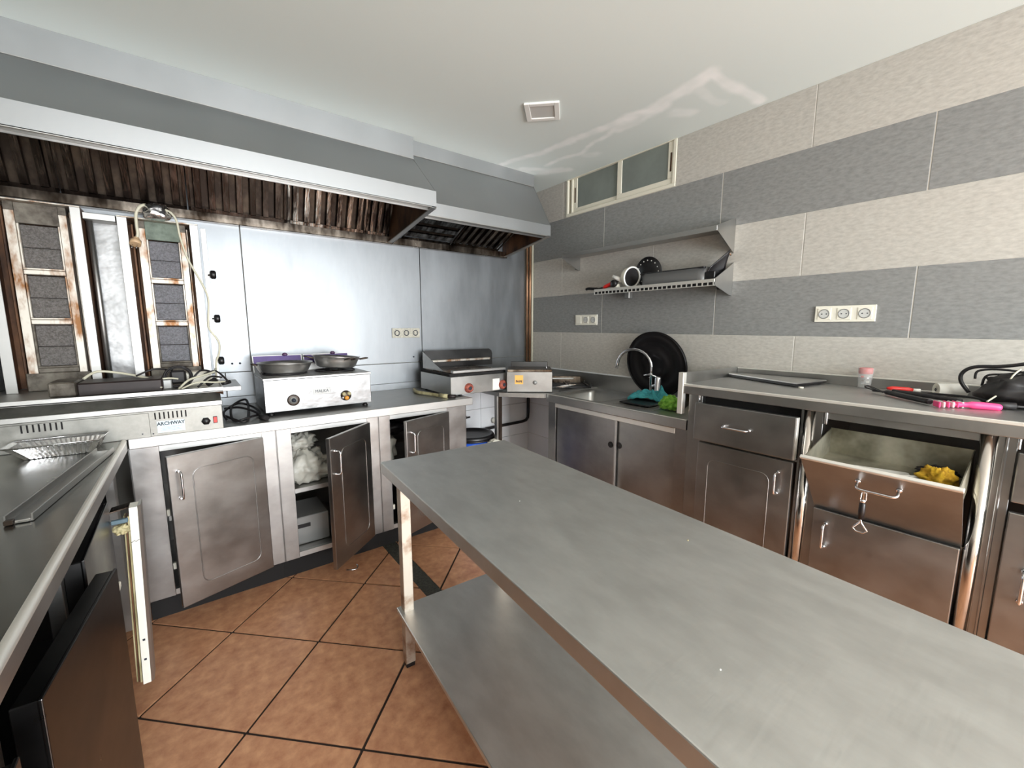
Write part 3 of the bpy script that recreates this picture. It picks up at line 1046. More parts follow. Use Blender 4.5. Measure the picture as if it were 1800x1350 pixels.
# black cable tangle on the worktop
ct = MB()
z9 = ZA + .006
ct.tube(smooth_path([(-2.425, -.56, z9), (-2.43, -.40, z9 + .02), (-2.35, -.22, z9 + .03), (-2.285, -.28, z9 + .01), (-2.275, -.45, z9), (-2.33, -.58, z9 + .01), (-2.40, -.58, z9), (-2.39, -.34, z9 + .035), (-2.31, -.16, z9 + .04), (-2.32, -.40, z9 + .01), (-2.36, -.64, z9), (-2.43, -.47, z9 + .01)]), .006, 8)
ct.tube(smooth_path([(-2.42, -.30, z9 + .02), (-2.36, -.40, z9 + .035), (-2.30, -.50, z9 + .02), (-2.27, -.62, z9)]), .006, 8)
ct.tube([(-2.285, -.60, z9 + .006), (-2.262, -.64, z9 + .006)], .013, 10)
tag(ct.build('black_cable', 'black_soft'), 'tangled black cable on the worktop between kebab grill and gas burner', 'cable')

# ================================================================== GAS BURNER
gb = thing('gas_burner', 'twin countertop gas burner with steel front and two pans on it', 'stove', (-1.98, -.37, ZA))
bx0, bx1, byf, byb = -2.257, -1.697, -.550, -.16
MB().box(bx0, bx1, byf, byb, .920, 1.092, .002).build('body', 'steel_side', gb)
MB().box(bx0 - .003, bx1 + .003, byf - .006, byb, 1.092, 1.104, .002).build('hob_rim', 'steel_bright', gb)
for (a, b_) in ((bx0, bx0 + .004),):
    MB().poly([(a, byf, 1.104), (a, byb + .05, 1.160), (a, byb + .05, 1.104)], (.004, 0, 0)).build('side_guard', 'steel_bright', gb)
for (a, b_) in ((bx0 - .004, -1.998), (-1.988, bx1 - .02)):
    MB().poly([(a, byb - .04, 1.105), (a, byb - .02, 1.202), (a, byb - .016, 1.202), (a, byb - .036, 1.105)], (b_ - a, 0, 0)).build('backsplash', 'steel_bright', gb)
    MB().poly([(a + .004, byb - .0335, 1.150), (a + .004, byb - .0232, 1.199), (a + .004, byb - .0252, 1.199), (a + .004, byb - .0355, 1.150)], (b_ - a - .008, 0, 0)).build('enamel_plate', 'purple', gb)
    MB().lathe([(.012, 0), (.017, .006), (.010, .016), (.002, .018)], ((a + b_) / 2 + .04, byb - .022, 1.198), 'z', 14).build('cap_knob', 'purple_edge', gb)
for cx in (-2.12, -1.845):
    g = MB()
    for k in range(4):
        a = PI / 4 + k * PI / 2
        g.box(.035, .115, -.004, .004, 1.104, 1.113, .001, T=Matrix.Translation((cx, -.35, 0)) @ Matrix.Rotation(a, 4, 'Z'))
    g.tube([(cx + .112 * math.cos(a), -.35 + .112 * math.sin(a), 1.109) for a in [2 * PI * k / 28 for k in range(28)]], .004, 6, closed=True)
    g.build('pan_support', 'black_soft', gb)
    MB().lathe([(.045, 1.103), (.045, 1.107), (.03, 1.110), (.001, 1.110)], (cx, -.35, 0), 'z', 20).build('burner_ring', 'grease_dark', gb)
for (x, y) in ((bx0 + .03, byf + .03), (bx1 - .03, byf + .03), (bx0 + .03, byb - .03), (bx1 - .03, byb - .03)):
    MB().lathe([(.016, ZA), (.016, ZA + .006), (.010, ZA + .012), (.010, .921)], (x, y, 0), 'z', 12).build('foot', 'black', gb)
fy = Matrix.Scale(-1, 4, (0, 1, 0))
d_ = MB().lathe([(.031, 0), (.031, .003), (.024, .0035), (.001, .0036)], (-2.121, byf, .977), 'y', 28, T=fy, caps=False).build('dial_plate', 'grease_dark', gb)
MB().lathe([(.020, .004), (.020, .0055), (.001, .0056)], (-2.121, byf, .977), 'y', 24, T=fy, caps=False).build('dial_face', 'silver_grey', d_)
MB().lathe([(.011, .005), (.009, .022), (.001, .023)], (-2.121, byf, .977), 'y', 18, T=fy, caps=False).build('spindle', 'ink', d_)
d_ = MB().lathe([(.030, 0), (.030, .004), (.020, .010), (.001, .011)], (-1.845, byf, .975), 'y', 20, T=fy, caps=False).build('tap_body', 'grease_dark', gb)
for (dx, dz, rr, m_) in ((-.014, .012, .010, 'gasket'), (.014, .012, .010, 'gasket'), (0, -.012, .012, 'orange'), (-.022, -.010, .007, 'chrome')):
    MB().lathe([(rr, .006), (rr, .022), (rr * .6, .026), (.001, .026)], (-1.845 + dx, byf, .975 + dz), 'y', 14, T=fy, caps=False).build('tap_fitting', m_, d_)
lp = MB().box(-2.020, -1.928, byf - .0015, byf, .997, 1.030, .0005).build('label_plate', 'silver_grey', gb)
text_mesh('MALKA', .0235, Matrix.Translation((-1.974, byf - .0022, 1.0135)) @ Matrix.Rotation(R(90), 4, 'X'), 'ink', lp, sx=.95)

# pans
def pan(c, r_, h_, label, tilt=0, handle_ang=None, hl=.07, lid=False):
    t = thing('steel_pan', label, 'pan', c)
    T = Matrix.Translation(c) @ Matrix.Rotation(tilt, 4, 'Y')
    pr = [(.001, .0), (r_ * .72, 0), (r_ * .84, h_ * .15), (r_ * .95, h_ * .7), (r_, h_ * .97), (r_ * 1.04, h_), (r_ * 1.04, h_ + .003), (r_ * .99, h_ + .002), (r_ * .93, h_ * .7), (r_ * .82, h_ * .17), (r_ * .7, .003), (.001, .003)]
    MB(T).lathe(pr, (0, 0, 0), 'z', 40, caps=False).build('bowl', 'pan_steel', t)
    for a in handle_ang or []:
        d = Vector((math.cos(a), math.sin(a), 0))
        s_ = Vector((-math.sin(a), math.cos(a), 0))
        p = d * r_ * 1.0 + Vector((0, 0, h_ * .8))
        pts = [p - s_ * .022, p - s_ * .022 + d * hl * .8 + Vector((0, 0, .008)), p + d * hl + Vector((0, 0, .010)), p + s_ * .022 + d * hl * .8 + Vector((0, 0, .008)), p + s_ * .022]
        MB(T).tube(smooth_path(pts, 4), .004, 8).build('handle', 'grease_dark', t)
    return t


pan((-2.118, -.365, 1.1135), .138, .056, 'round steel pan on the left ring of the gas burner', 0, [PI * .95], .03)
p2 = pan((-1.845, -.375, 1.128), .132, .066, 'steel pan tilted on the right ring of the gas burner, handles at its sides', R(4), [-.15, PI * 1.0, -PI / 2 + .25], .05)


# ================================================================== SOCKETS
def socket_y(px, py, w_, n, zc, h_, m='white_plastic', label='', dark=False, first_blank=False):
    """triple socket plate on wall: plane 'y' (back wall, facing -y)"""
    t = thing('power_socket', label, 'power socket', (px, py, zc))
    T = Matrix.Translation((px, py, zc))
    return _sock(t, T, w_, n, h_, m, dark, first_blank)


def _sock(t, T, w_, n, h_, m, dark, first_blank):
    MB(T).box(-w_ / 2, w_ / 2, -.008, 0, -h_ / 2, h_ / 2, .002, seg=2).build('frame', m, t)
    for k in range(n):
        cx = -w_ / 2 + w_ * (k + .5) / n
        s_ = min(w_ / n, h_) * .36
        ins = MB(T).box(cx - s_, cx + s_, -.0105, -.004, -s_, s_, .0015).build('insert', m, t)
        if first_blank and k == 0:
            continue
        MB(T).lathe([(s_ * .84, -.0110), (s_ * .80, -.0125), (s_ * (.60 if dark else .72), -.0122), (s_ * (.58 if dark else .70), -.0108)], (cx, 0, 0), 'y', 24, caps=False).build('socket_rim', 'ink' if dark else 'silver_grey', ins)
        MB(T).lathe([(s_ * .70, -.0107), (.0005, -.0107)], (cx, 0, 0), 'y', 24, caps=False).build('socket_well', 'grimy_cream' if dark else 'lamp_off', ins)
        for dx in (-.0095, .0095):
            MB(T).lathe([(.003, -.0112), (.0005, -.0112)], (cx + dx, 0, 0), 'y', 10, caps=False).build('pin_hole', 'ink', ins)
    return t


socket_y(-1.227, -.005, .222, 3, 1.325, .072, 'grimy_cream', 'grimy triple power socket on the steel-clad back wall', dark=True)


def socket_x(yc, w_, n, zc, h_, label, first_blank=False):
    t = thing('power_socket', label, 'power socket', (0, yc, zc))
    T = Matrix.Translation((0, yc, zc)) @ Matrix.Rotation(R(-90), 4, 'Z')
    return _sock(t, T, w_, n, h_, 'white_plastic', False, first_blank)


socket_x(-2.402, .240, 3, 1.436, .078, 'white triple power socket on the stone tiles above the right worktop')
socket_x(-.724, .232, 3, 1.426, .082, 'white socket plate with one blank on the tiles over the sink, near the corner', first_blank=True)

# ================================================================== GRIDDLE + CORNER
gr = thing('countertop_griddle', 'steel countertop griddle with splash guard and worn red knobs, ending the back worktop', 'griddle', (-.92, -.38, .902))
gx0, gx1, gyf = -1.178, -.700, -.600
MB().box(gx0, gx1, gyf, -.14, .912, 1.036, .002).build('body', 'steel', gr)
MB().box(gx0 + .004, gx1 - .004, gyf + .02, -.14, 1.036, 1.054, .001).build('plate_support', 'black_matte', gr)
MB().box(gx0 + .03, gx1, gyf + .03, -.16, 1.054, 1.060, .001).build('hot_plate', 'grease', gr)
MB().box(gx0 + .018, gx1 - .02, gyf - .004, gyf + .03, 1.060, 1.078, .002).build('front_gutter', 'steel_bright', gr)
sp = MB()
sp.poly([(-1.13, -.12, 1.054), (-1.13, -.12, 1.190), (-.54, -.12, 1.190), (-.515, -.12, 1.175), (-.505, -.12, 1.15), (-.505, -.12, 1.054)], (0, .004, 0))
sp.build('splash_guard', 'steel_dark', gr)
MB().box(-1.11, -.55, -.16, -.126, 1.10, 1.118, .003).build('rear_rail', 'rust', gr)
MB().poly([(gx0 + .03, gyf + .15, 1.06), (gx0 + .03, -.12, 1.06), (gx0 + .03, -.12, 1.185), (gx0 + .03, gyf + .27, 1.10)], (.004, 0, 0)).build('side_guard', 'steel', gr)
for x in (-1.037, -.748):
    k_ = MB().lathe([(.034, 0), (.034, .006), (.026, .022), (.014, .026), (.014, .012), (.001, .012)], (x, gyf, .952), 'y', 24, T=fy, caps=False).build('knob', 'red_knob', gr)
    MB().lathe([(.012, .0245), (.001, .0246)], (x, gyf, .952), 'y', 16, T=fy, caps=False).build('knob_centre', 'ink', k_)
MB().box(-.835, -.775, gyf - .001, gyf, .918, 1.00).build('notice', 'paper', gr)
for (x, y) in ((gx0 + .03, gyf + .03), (gx0 + .03, -.18), (-1.09, gyf + .03)):
    MB().lathe([(.014, ZA + .0005), (.010, .913)], (x, y, 0), 'z', 10).build('foot', 'black', gr)

# corner worktop with a diagonal front edge, carried by a dark post
cwk = thing('corner_worktop', 'small steel worktop with a diagonal front edge in the room corner, on a dark post', 'worktop', (-.4, -.4, 0))
pts = [(-.800, -.012), (-.800, -.630), (-.575, -.868), (-.012, -.868), (-.012, -.012)]
MB().poly([(x, y, ZA - .030) for (x, y) in pts], (0, 0, .028)).build('top', 'steel_top', cwk)
MB().box(-.785, -.752, -.602, -.560, .0, ZA - .030, .002).build('post', 'grease_dark', cwk)
MB().box(-.800, -.786, -.602, -.570, .0, ZA - .030, .001).build('post_face', 'steel', cwk)

# diagonal gas griddle
dg = thing('gas_griddle', 'dark steel gas griddle set diagonally in the corner, with an orange sticker', 'griddle', (-.45, -.55, ZA))
ang = math.atan2(-.195, .24)
T = Matrix.Translation((-.745, -.650, ZA)) @ Matrix.Rotation(ang, 4, 'Z')
MB(T).box(0, .33, 0, .30, .002, .150, .003).build('body', 'steel_warm', dg)
MB(T).box(0, .33, .01, .30, .152, .160, .002).build('hot_plate', 'grease_dark', dg)
MB(T).box(.005, .325, .0, .012, .150, .166, .002).build('front_rail', 'grease', dg)
MB(T).box(.02, .31, .29, .296, .15, .20, .003).build('splash_guard', 'steel_dark', dg)
st = MB(T).box(.058, .118, -.001, 0, .060, .125).build('sticker', 'sticker', dg)
text_mesh('N-N', .024, T @ Matrix.Translation((.088, -.0018, .080)) @ Matrix.Rotation(R(90), 4, 'X'), 'ink', st, bold=.001)
MB(T).lathe([(.014, 0), (.014, .012), (.009, .018), (.001, .018)], (.205, 0, .072), 'y', 16, T=fy, caps=False).build('knob', 'silver_grey', dg)
MB(T).lathe([(.004, .15), (.004, .19)], (.29, .06, 0), 'z', 8).build('stud', 'chrome', dg)

# yellowed squeegee / hose lying at the end of the back worktop
yh = thing('rubber_spatula', 'cream flat scraper blade lying beside the griddle on the back worktop', 'scraper', (-1.24, -.42, ZA))
MB().tube(smooth_path([(-1.262, -.20, ZA + .014), (-1.296, -.33, ZA + .014), (-1.262, -.45, ZA + .013), (-1.235, -.56, ZA + .012)]), .012, 8).build('blade', 'gasket', yh)
MB().tube([(-1.236, -.555, ZA + .014), (-1.215, -.625, ZA + .014)], .015, 8).build('coupling', 'gasket', yh)
MB().tube([(-1.215, -.625, ZA + .014), (-1.17, -.65, ZA + .013)], .013, 8).build('coupling', 'dark_red_tray', yh)

# pipes, hose and drum in the gap
hs = MB()
hs.tube(smooth_path([(-.95, -.028, .452), (-.80, -.028, .456), (-.40, -.028, .472), (-.10, -.028, .478)], 4) + [Vector((-.055, -.030, .485)), Vector((-.032, -.030, .51)), Vector((-.028, -.030, .56)), Vector((-.026, -.030, .86))], .014, 8)
tag(hs.build('black_hose', 'black_soft'), 'black hose running along the white tiles and up the corner under the griddles', 'hose')
vt = MB()
vt.tube([(-.72, -.0005, .60), (-.72, -.04, .60)], .010, 8)
vt.tube([(-.735, -.045, .60), (-.69, -.045, .603)], .008, 8)
tag(vt.build('wall_valve', 'black'), 'small black valve on the white tiles beside the right cabinet', 'valve')
dr = thing('storage_drum', 'blue plastic drum with a black lid in the gap under the griddle', 'drum', (-.86, -.36, 0))
MB().lathe([(.15, .001), (.165, .05), (.170, .25), (.167, .50), (.160, .520), (.001, .520)], (-.87, -.36, 0), 'z', 40, caps=False).build('body', 'blue', dr)
MB().lathe([(.165, .522), (.176, .524), (.176, .545), (.168, .558), (.150, .558), (.142, .545), (.10, .538), (.001, .540)], (-.87, -.36, 0), 'z', 40, caps=False).build('lid', 'black', dr)
MB().tube([(-.87 + .178 * math.cos(a), -.36 + .178 * math.sin(a), .527) for a in [2 * PI * k / 32 for k in range(32)]], .007, 6, closed=True).build('clamp_ring', 'black', dr)
crumple('white_rag', (-.80, -.56, .452), (.055, .045, .03), 'white_plastic', 'white rag beside the drum, just over the far table edge', 'rag', 4, amp=.3)
bpy.data.objects['white_rag'].location.z = .0
# stand that carries the rag: upturned white bucket
bk = thing('white_bucket', 'white plastic tub in front of the blue drum, mostly hidden by the table', 'bucket', (-.80, -.60, 0))
MB().lathe([(.05, .001), (.055, .48), (.060, .485), (.054, .49), (.001, .491)], (-.79, -.60, 0), 'z', 28, caps=False).build('body', 'white_plastic', bk)
MB().tube(smooth_path([(-.848, -.60, .48), (-.79, -.665, .46), (-.732, -.60, .48)]), .0025, 6).build('bail_handle', 'chrome', bk)
o = bpy.data.objects['white_rag']
o.location = (-.795, -.58, .492)
o = tag(MB().lathe([(.001, -.018), (.02, -.016), (.03, 0), (.02, .016), (.001, .018)], (-.66, -.17, .575), 'x', 20, caps=False).build('pipe_cap', 'white_plastic'), 'white round pipe cap on the wall behind the drum', 'pipe cap')
o.location = (-.43, -.040, .505)

# ================================================================== SINK UNIT
sk = thing('sink_unit', 'stainless sink cabinet with two sliding doors and a mixer tap along the right wall', 'sink', (-.29, -1.4, 0))
SX = -.550
sy0, sy1 = -1.935, -.872
ZS = .892
b0x, b1x, b0y, b1y = -.485, -.12, -1.30, -.90
tp = MB()
tp.box(SX, b0x, sy0, sy1, ZS - .003, ZS, .0006)
tp.box(b1x, -.012, sy0, sy1, ZS - .003, ZS, .0006)
tp.box(b0x, b1x, sy0, b0y, ZS - .003, ZS, .0006)
tp.box(b0x, b1x, b1y, sy1, ZS - .003, ZS, .0006)
tp.build('top', 'steel_top', sk)
ed = MB()
ed.box(SX - .006, SX + .012, sy0, sy1, ZS - .048, ZS + .004, .003, seg=2)
ed.build('front_edge', 'steel', sk)
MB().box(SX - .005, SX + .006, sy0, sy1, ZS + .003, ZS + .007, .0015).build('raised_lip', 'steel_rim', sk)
MB().box(-.016, -.008, sy0, -.02, ZS - .003, 1.002, .001).build('upstand', 'steel', sk)
bw = MB()


def bowl(x0, x1, y0, y1, zt, dep):
    def ring(ins, z_, r_):
        pts = rrect((x1 - x0) - 2 * ins, (y1 - y0) - 2 * ins, r_)
        return [(x0 + ins + p[0], y0 + ins + p[1], z_) for p in pts]
    rs = [ring(-.012, zt + .001, .05), ring(0, zt, .045), ring(.008, zt - .02, .045), ring(.014, zt - dep * .85, .045), ring(.035, zt - dep, .045)]
    vv = [[bw._v(p) for p in r_] for r_ in rs]
    n = len(vv[0])
    for i in range(len(vv) - 1):
        for k in range(n):
            f_ = bw.bm.faces.new((vv[i][k], vv[i][(k + 1) % n], vv[i + 1][(k + 1) % n], vv[i + 1][k]))
            f_.smooth = True
    bw.bm.faces.new(vv[-1])


bowl(b0x, b1x, b0y, b1y, ZS, .17)
bw.build('bowl', 'steel', sk)
MB().lathe([(.03, 0), (.03, .002), (.022, .0025), (.001, .001)], ((b0x + b1x) / 2, -1.1, ZS - .169), 'z', 20, caps=False).build('drain', 'chrome', sk)
# drainer grooves
for k in range(6):
    MB().box(-.46, -.14, -1.40 - k * .055, -1.385 - k * .055, ZS, ZS + .0025, .001).build('drainer_ridge', 'steel_top', sk)
cbx = MB()
cbx.box(SX + .012, SX + .04, sy1 - .075, sy1 - .002, .10, ZS - .048, .001)
cbx.box(SX + .012, SX + .04, sy0 + .002, sy0 + .07, .10, ZS - .048, .001)
cbx.box(SX + .012, SX + .04, sy0 + .07, sy1 - .075, .10, .14, .001)
cbx.box(SX + .04, -.02, sy1 - .006, sy1 - .002, .10, ZS - .048)
cbx.box(SX + .04, -.02, sy0 + .002, sy0 + .006, .10, ZS - .048)
cbx.box(SX + .04, -.02, sy0, sy1, .10, .104)
cbx.build('carcass', 'steel_door', sk)
MB().box(SX + .006, SX + .03, sy0 + .07, sy1 - .075, ZS - .080, ZS - .052, .001).build('track_rail', 'steel_rim', sk)
MB().box(SX + .02, SX + .025, -1.475, sy1 - .085, .14, ZS - .08, .001).build('sliding_door', 'steel_door', sk)
sd = [o for o in bpy.data.objects if o.name.startswith('sliding_door')][-1]
MB().box(SX + .008, SX + .022, -1.480, -1.468, .14, ZS - .08, .001).build('door_edge', 'steel_bright', sd)
MB().lathe([(.019, 0), (.019, .003), (.016, .004), (.001, .0042)], (SX + .020, -1.435, .650), 'x', 20, T=Matrix.Scale(-1, 4, (1, 0, 0)), caps=False).build('finger_hole', 'black_matte', sd)
sd2 = MB().box(SX + .032, SX + .037, sy0 + .07, -1.470, .14, ZS - .08, .001).build('sliding_door', 'steel_warm', sk)
MB().lathe([(.019, 0), (.019, .003), (.016, .004), (.001, .0042)], (SX + .032, -1.492, .655), 'x', 20, T=Matrix.Scale(-1, 4, (1, 0, 0)), caps=False).build('finger_hole', 'black_matte', sd2)
for (x, y) in ((SX + .04, sy0 + .04), (SX + .04, sy1 - .04), (-.06, sy0 + .04), (-.06, sy1 - .04)):
    MB().lathe([(.02, 0), (.02, .10)], (x, y, 0), 'z', 12).build('foot', 'black', sk)

# mixer tap
tp_ = thing('mixer_tap', 'chrome swan-neck mixer tap behind the sink bowl, before the black lid', 'tap', (-.085, -1.40, ZS))
nk = [(-.085, -1.400, ZS + .0), (-.085, -1.400, 1.10)] + [(-.085 - .02 * k / 12, -1.400 + .135 * (1 - math.cos(PI * k / 12)) * 1.0, 1.10 + .118 * math.sin(PI * k / 12)) for k in range(1, 13)] + [(-.107, -1.125, 1.075)]
MB().tube(nk, .0105, 12).build('spout', 'chrome', tp_)
MB().lathe([(.026, ZS), (.026, ZS + .012), (.023, ZS + .02), (.023, 1.03), (.018, 1.045), (.001, 1.046)], (-.085, -1.455, 0), 'z', 24, caps=False).build('body', 'chrome', tp_)
MB().tube([(-.085, -1.445, .985), (-.085, -1.41, .975)], .011, 10).build('neck_joint', 'chrome', tp_)
MB().tube([(-.085, -1.452, 1.035), (-.10, -1.40, 1.055), (-.11, -1.36, 1.045)], [.010, .007, .005], 10).build('lever', 'chrome', tp_)
MB().tube([(-.085, -1.40, 1.03), (-.075, -1.37, 1.03)], .004, 8).build('clip', 'chrome', tp_)

# big black lid leaning on the wall
ld = thing('black_drum_lid', 'large round black plastic lid leaning on the wall behind the sink tap', 'lid', (-.08, -1.40, ZS))
tl_ = math.atan2(.05, .43)
T = Matrix.Translation((-.045, -1.405, ZS + .226)) @ Matrix.Rotation(R(-11), 4, 'Y')
prof = [(.001, -.006), (.05, -.006), (.056, -.012), (.095, -.012), (.10, -.006), (.150, -.006), (.156, -.014), (.198, -.014), (.206, -.008), (.216, -.010), (.224, -.004), (.226, .006), (.220, .012), (.001, .012)]
MB(T).lathe(prof, (0, 0, 0), 'x', 64, caps=False).build('disc', 'lid', ld)
MB(T).tube([(-.010, .224 * math.cos(a), .224 * math.sin(a)) for a in [2 * PI * k / 48 for k in range(48)]], .005, 6, closed=True).build('rim', 'lid', ld)


def cloth(name, c, sx, sy, h_, m, label, cat, seed=0, rot=0, th=.004):
    b_ = MB()
    c = Vector(c)
    ca_, sa = math.cos(rot), math.sin(rot)

    def fn(u, v):
        x, y = (u - .5) * sx, (v - .5) * sy
        x += .18 * sx * mn.noise(Vector((u * 3 + seed, v * 3, 1)))
        y += .18 * sy * mn.noise(Vector((u * 3, v * 3 + seed, 5)))
        r2 = ((u - .5) * 2) ** 2 + ((v - .5) * 2) ** 2
        z_ = h_ * max(0, 1 - r2 * .55) * (.55 + .9 * abs(mn.noise(Vector((u * 4 + seed, v * 4, 2))))) + h_ * .35 * mn.noise(Vector((u * 9, v * 9, seed)))
        return c + Vector((x * ca_ - y * sa, x * sa + y * ca_, max(z_, .003)))
    b_.grid(fn, 30, 30)
    o = b_.build(name, m, None, solid=th)
    tag(o, label, cat)
    return o


cloth('teal_cloth', (-.20, -1.49, ZS + .008), .17, .26, .075, 'teal', 'teal cloth draped over the sink edge beside the tap', 'cloth', 3, rot=.25)
crumple('green_cloth', (-.36, -1.72, ZS + .037), (.045, .055, .040), 'green', 'crumpled lime green cloth at the right end of the sink', 'cloth', 6, amp=.5, freq=3.2)
MBd = MB().box(-.42, -.22, -1.62, -1.40, ZS + .006, ZS + .016, .004)
tag(MBd.build('black_mat', 'black'), 'black flat griddle tray lying on the drainer under the teal cloth', 'tray')
crumple('sponge_pile', (-.10, -1.74, ZS + .04), (.05, .06, .045), 'yellow', 'yellow and brown sponges behind the lid at the end of the sink', 'sponge', 9, amp=.35)
o = tag(MB().lathe([(.05, 0), (.07, .03), (.072, .034), (.066, .033), (.045, .004), (.001, .004)], (-.17, -1.64, ZS + .001), 'z', 24, caps=False).build('small_dish', 'white_plastic'), 'small white dish behind the green cloth on the sink', 'dish')

# gas hob grates piled on the left of the sink
gt = thing('cooker_grates', 'black cast pan grates and a spoon piled left of the sink bowl', 'pan grate', (-.22, -.72, ZA))
T = Matrix.Translation((-.20, -.72, ZA + .004)) @ Matrix.Rotation(R(-35), 4, 'Z')
g = MB(T)
for k in range(5):
    g.box(-.17, .17, -.10 + k * .05, -.09 + k * .05, 0, .016, .002)
for k in range(3):
    g.box(-.16 + k * .15, -.148 + k * .15, -.11, .12, .004, .022, .002)
for (x, y) in ((-.16, -.1), (.16, -.1), (.16, .1), (-.16, .1)):
    g.box(x - .008, x + .008, y - .008, y + .008, 0, .035, .002)
g.build('grate', 'black', gt)
T2 = Matrix.Translation((-.30, -.80, ZA + .002)) @ Matrix.Rotation(R(15), 4, 'Z')
MB(T2).box(-.10, .12, -.03, .03, .018, .024, .002).build('knife_blade', 'chrome', gt)
o = thing('low_tray', 'low dark steel tray with a bright handle, in the corner behind the sink', 'tray', (-.2, -.45, ZA))
MB(Matrix.Translation((-.20, -.50, ZA + .003)) @ Matrix.Rotation(R(-39), 4, 'Z')).box(-.02, .26, -.06, .12, 0, .07, .004).build('body', 'grease', o)
MB(Matrix.Translation((-.20, -.50, ZA + .003)) @ Matrix.Rotation(R(-39), 4, 'Z')).box(-.0, .20, -.075, -.062, .045, .058, .003).build('handle', 'steel_bright', o)

# ================================================================== RIGHT COUNTER (B)
ZB = 1.090
BX = -.600
by1, by0 = -1.930, -3.75
wk_ = thing('worktop', 'raised stainless worktop with an upstand along the stone-tiled wall', 'worktop', (-.3, -2.8, ZB - .05))
MB().box(BX + .01, -.012, by0, by1, ZB - .004, ZB, .0006).build('top', 'steel_top', wk_)
MB().box(BX, BX + .012, by0, by1, ZB - .048, ZB + .001, .003, seg=2).build('front_edge', 'steel_warm', wk_)
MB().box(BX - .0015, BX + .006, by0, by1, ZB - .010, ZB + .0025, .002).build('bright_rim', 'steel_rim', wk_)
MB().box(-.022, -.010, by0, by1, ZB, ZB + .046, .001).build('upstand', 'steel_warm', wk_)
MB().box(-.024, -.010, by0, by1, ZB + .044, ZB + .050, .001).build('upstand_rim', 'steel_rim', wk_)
MB().poly([(BX - .003, by1 + .002, ZB - .15), (BX - .003, by1 + .002, ZB + .056), (-.010, by1 + .002, ZB + .050), (-.010, by1 + .002, ZB - .05), (-.40, by1 + .002, ZB - .05)], (0, .004, 0)).build('end_upstand', 'steel', wk_)
MB().box(BX - .006, BX + .024, by1 - .004, by1 + .022, ZS + .045, ZB + .056, .001).build('end_post', 'steel_rim', wk_)

BF = -.570


def frontT(y, z, out=0.0):
    """local x -> world -y ; local -y -> world -x"""
    return Matrix.Translation((BF - out, y, z)) @ Matrix.Rotation(R(-90), 4, 'Z')


def cabB(y1, y0, label, posts):
    t = thing('base_cabinet', label, 'cabinet', (-.3, (y0 + y1) / 2, 0))
    c = MB()
    c.box(BF + .002, -.02, y1 - .003, y1, .10, ZB - .05)
    c.box(BF + .002, -.02, y0, y0 + .003, .10, ZB - .05)
    c.box(BF + .03, -.02, y0, y1, .10, .104)
    c.box(-.024, -.02, y0, y1, .10, ZB - .05)
    c.build('body', 'steel_warm', t)
    for (a, b_) in posts:
        MB().box(BF, BF + .03, a, b_, .10, ZB - .048, .001).build('stile', 'steel_warm', t)
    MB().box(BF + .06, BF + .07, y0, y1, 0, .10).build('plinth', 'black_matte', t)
    return t


# --- B1: drawer over door
B1 = cabB(-1.950, -2.470, 'right-wall cabinet next to the sink, drawer pulled out a little above a closed door', [(-2.020, -1.950), (-2.470, -2.440)])
MB().box(BF, BF + .02, -2.44, -2.02, .812, .822, .001).build('mid_rail', 'steel_warm', B1)
MB().box(BF + .03, BF + .04, -2.44, -2.02, .822, ZB - .048).build('drawer_gap_shade', 'black_matte', B1)  # black sheet standing in for the shade in the drawer opening
T = Matrix.Translation((BF - .050, -2.012, .838)) @ Matrix.Rotation(R(-90), 4, 'Z')
dw = MB(T).box(0, .430, -.004, .022, -.008, .172, .003, seg=2).build('drawer', 'steel_warm', B1)
MB(T).box(.012, .418, .022, .060, .0, .12, .001).build('drawer_box', 'steel_warm', dw)
MB(T).box(.424, .434, -.002, .020, -.006, .170, .001).build('drawer_edge', 'steel_rim', dw)
handle(dw, T @ Vector((.145, -.004, .082)), T @ Vector((.255, -.004, .082)), (-.030, 0, 0))
T = frontT(-2.022, .150, .002)
door(B1, T, .412, .662, th=.020, m='steel_warm', hx=.360, hz=(.515, .608))
MB().box(BF - .006, BF + .0, -2.009, -2.001, ZB - .10, ZB - .05, .002).build('runner_end', 'chrome', B1)

# --- B2: tilt-out bin over door
B2 = cabB(-2.4705, -2.955, 'right-wall cabinet with a tilt-out bin hanging open above a closed flap', [(-2.516, -2.4705), (-2.955, -2.932)])
M['chrome_worn'] = mat('polished_steel_post', (0.62, 0.58, 0.54, 1), 0.16, 1, var=.15, scale=(5, 5, 5))
MB().lathe([(.020, .10), (.020, ZB - .048)], (BF + .000, -2.470, 0), 'z', 28).build('round_post', 'chrome_worn', B2)
MB().box(BF - .004, BF + .02, -2.530, -2.520, .99, ZB - .048, .002).build('side_rail', 'chrome', B2)
MB().box(BF + .004, BF + .03, -2.932, -2.516, 1.012, ZB - .048, .001).build('top_rail', 'steel_warm', B2)
MB().box(BF, BF + .02, -2.932, -2.516, .640, .652, .001).build('mid_rail', 'steel_warm', B2)
# bin: rotates about bottom edge (x=BF, z=.655)
tb = math.atan2(.215, .250)
T = Matrix.Translation((BF - .004, -2.518, .655)) @ Matrix.Rotation(R(-90), 4, 'Z') @ Matrix.Rotation(tb, 4, 'X')
W2 = .412
H2 = .330
bn = thing('x', 'x', 'x', (BF, -2.72, .655))
for k in list(bn.keys()):
    del bn[k]
bn.name = 'tilt_bin'
bn.parent = B2
bn.location = bn.location - B2.location
MB(T).box(0, W2, -.004, 0, 0, H2 - .002, .001).build('bin_front', 'steel_warm', bn)
MB(T).box(-.002, W2 + .002, -.008, .006, H2 - .012, H2, .002).build('bin_rim', 'steel_rim', bn)
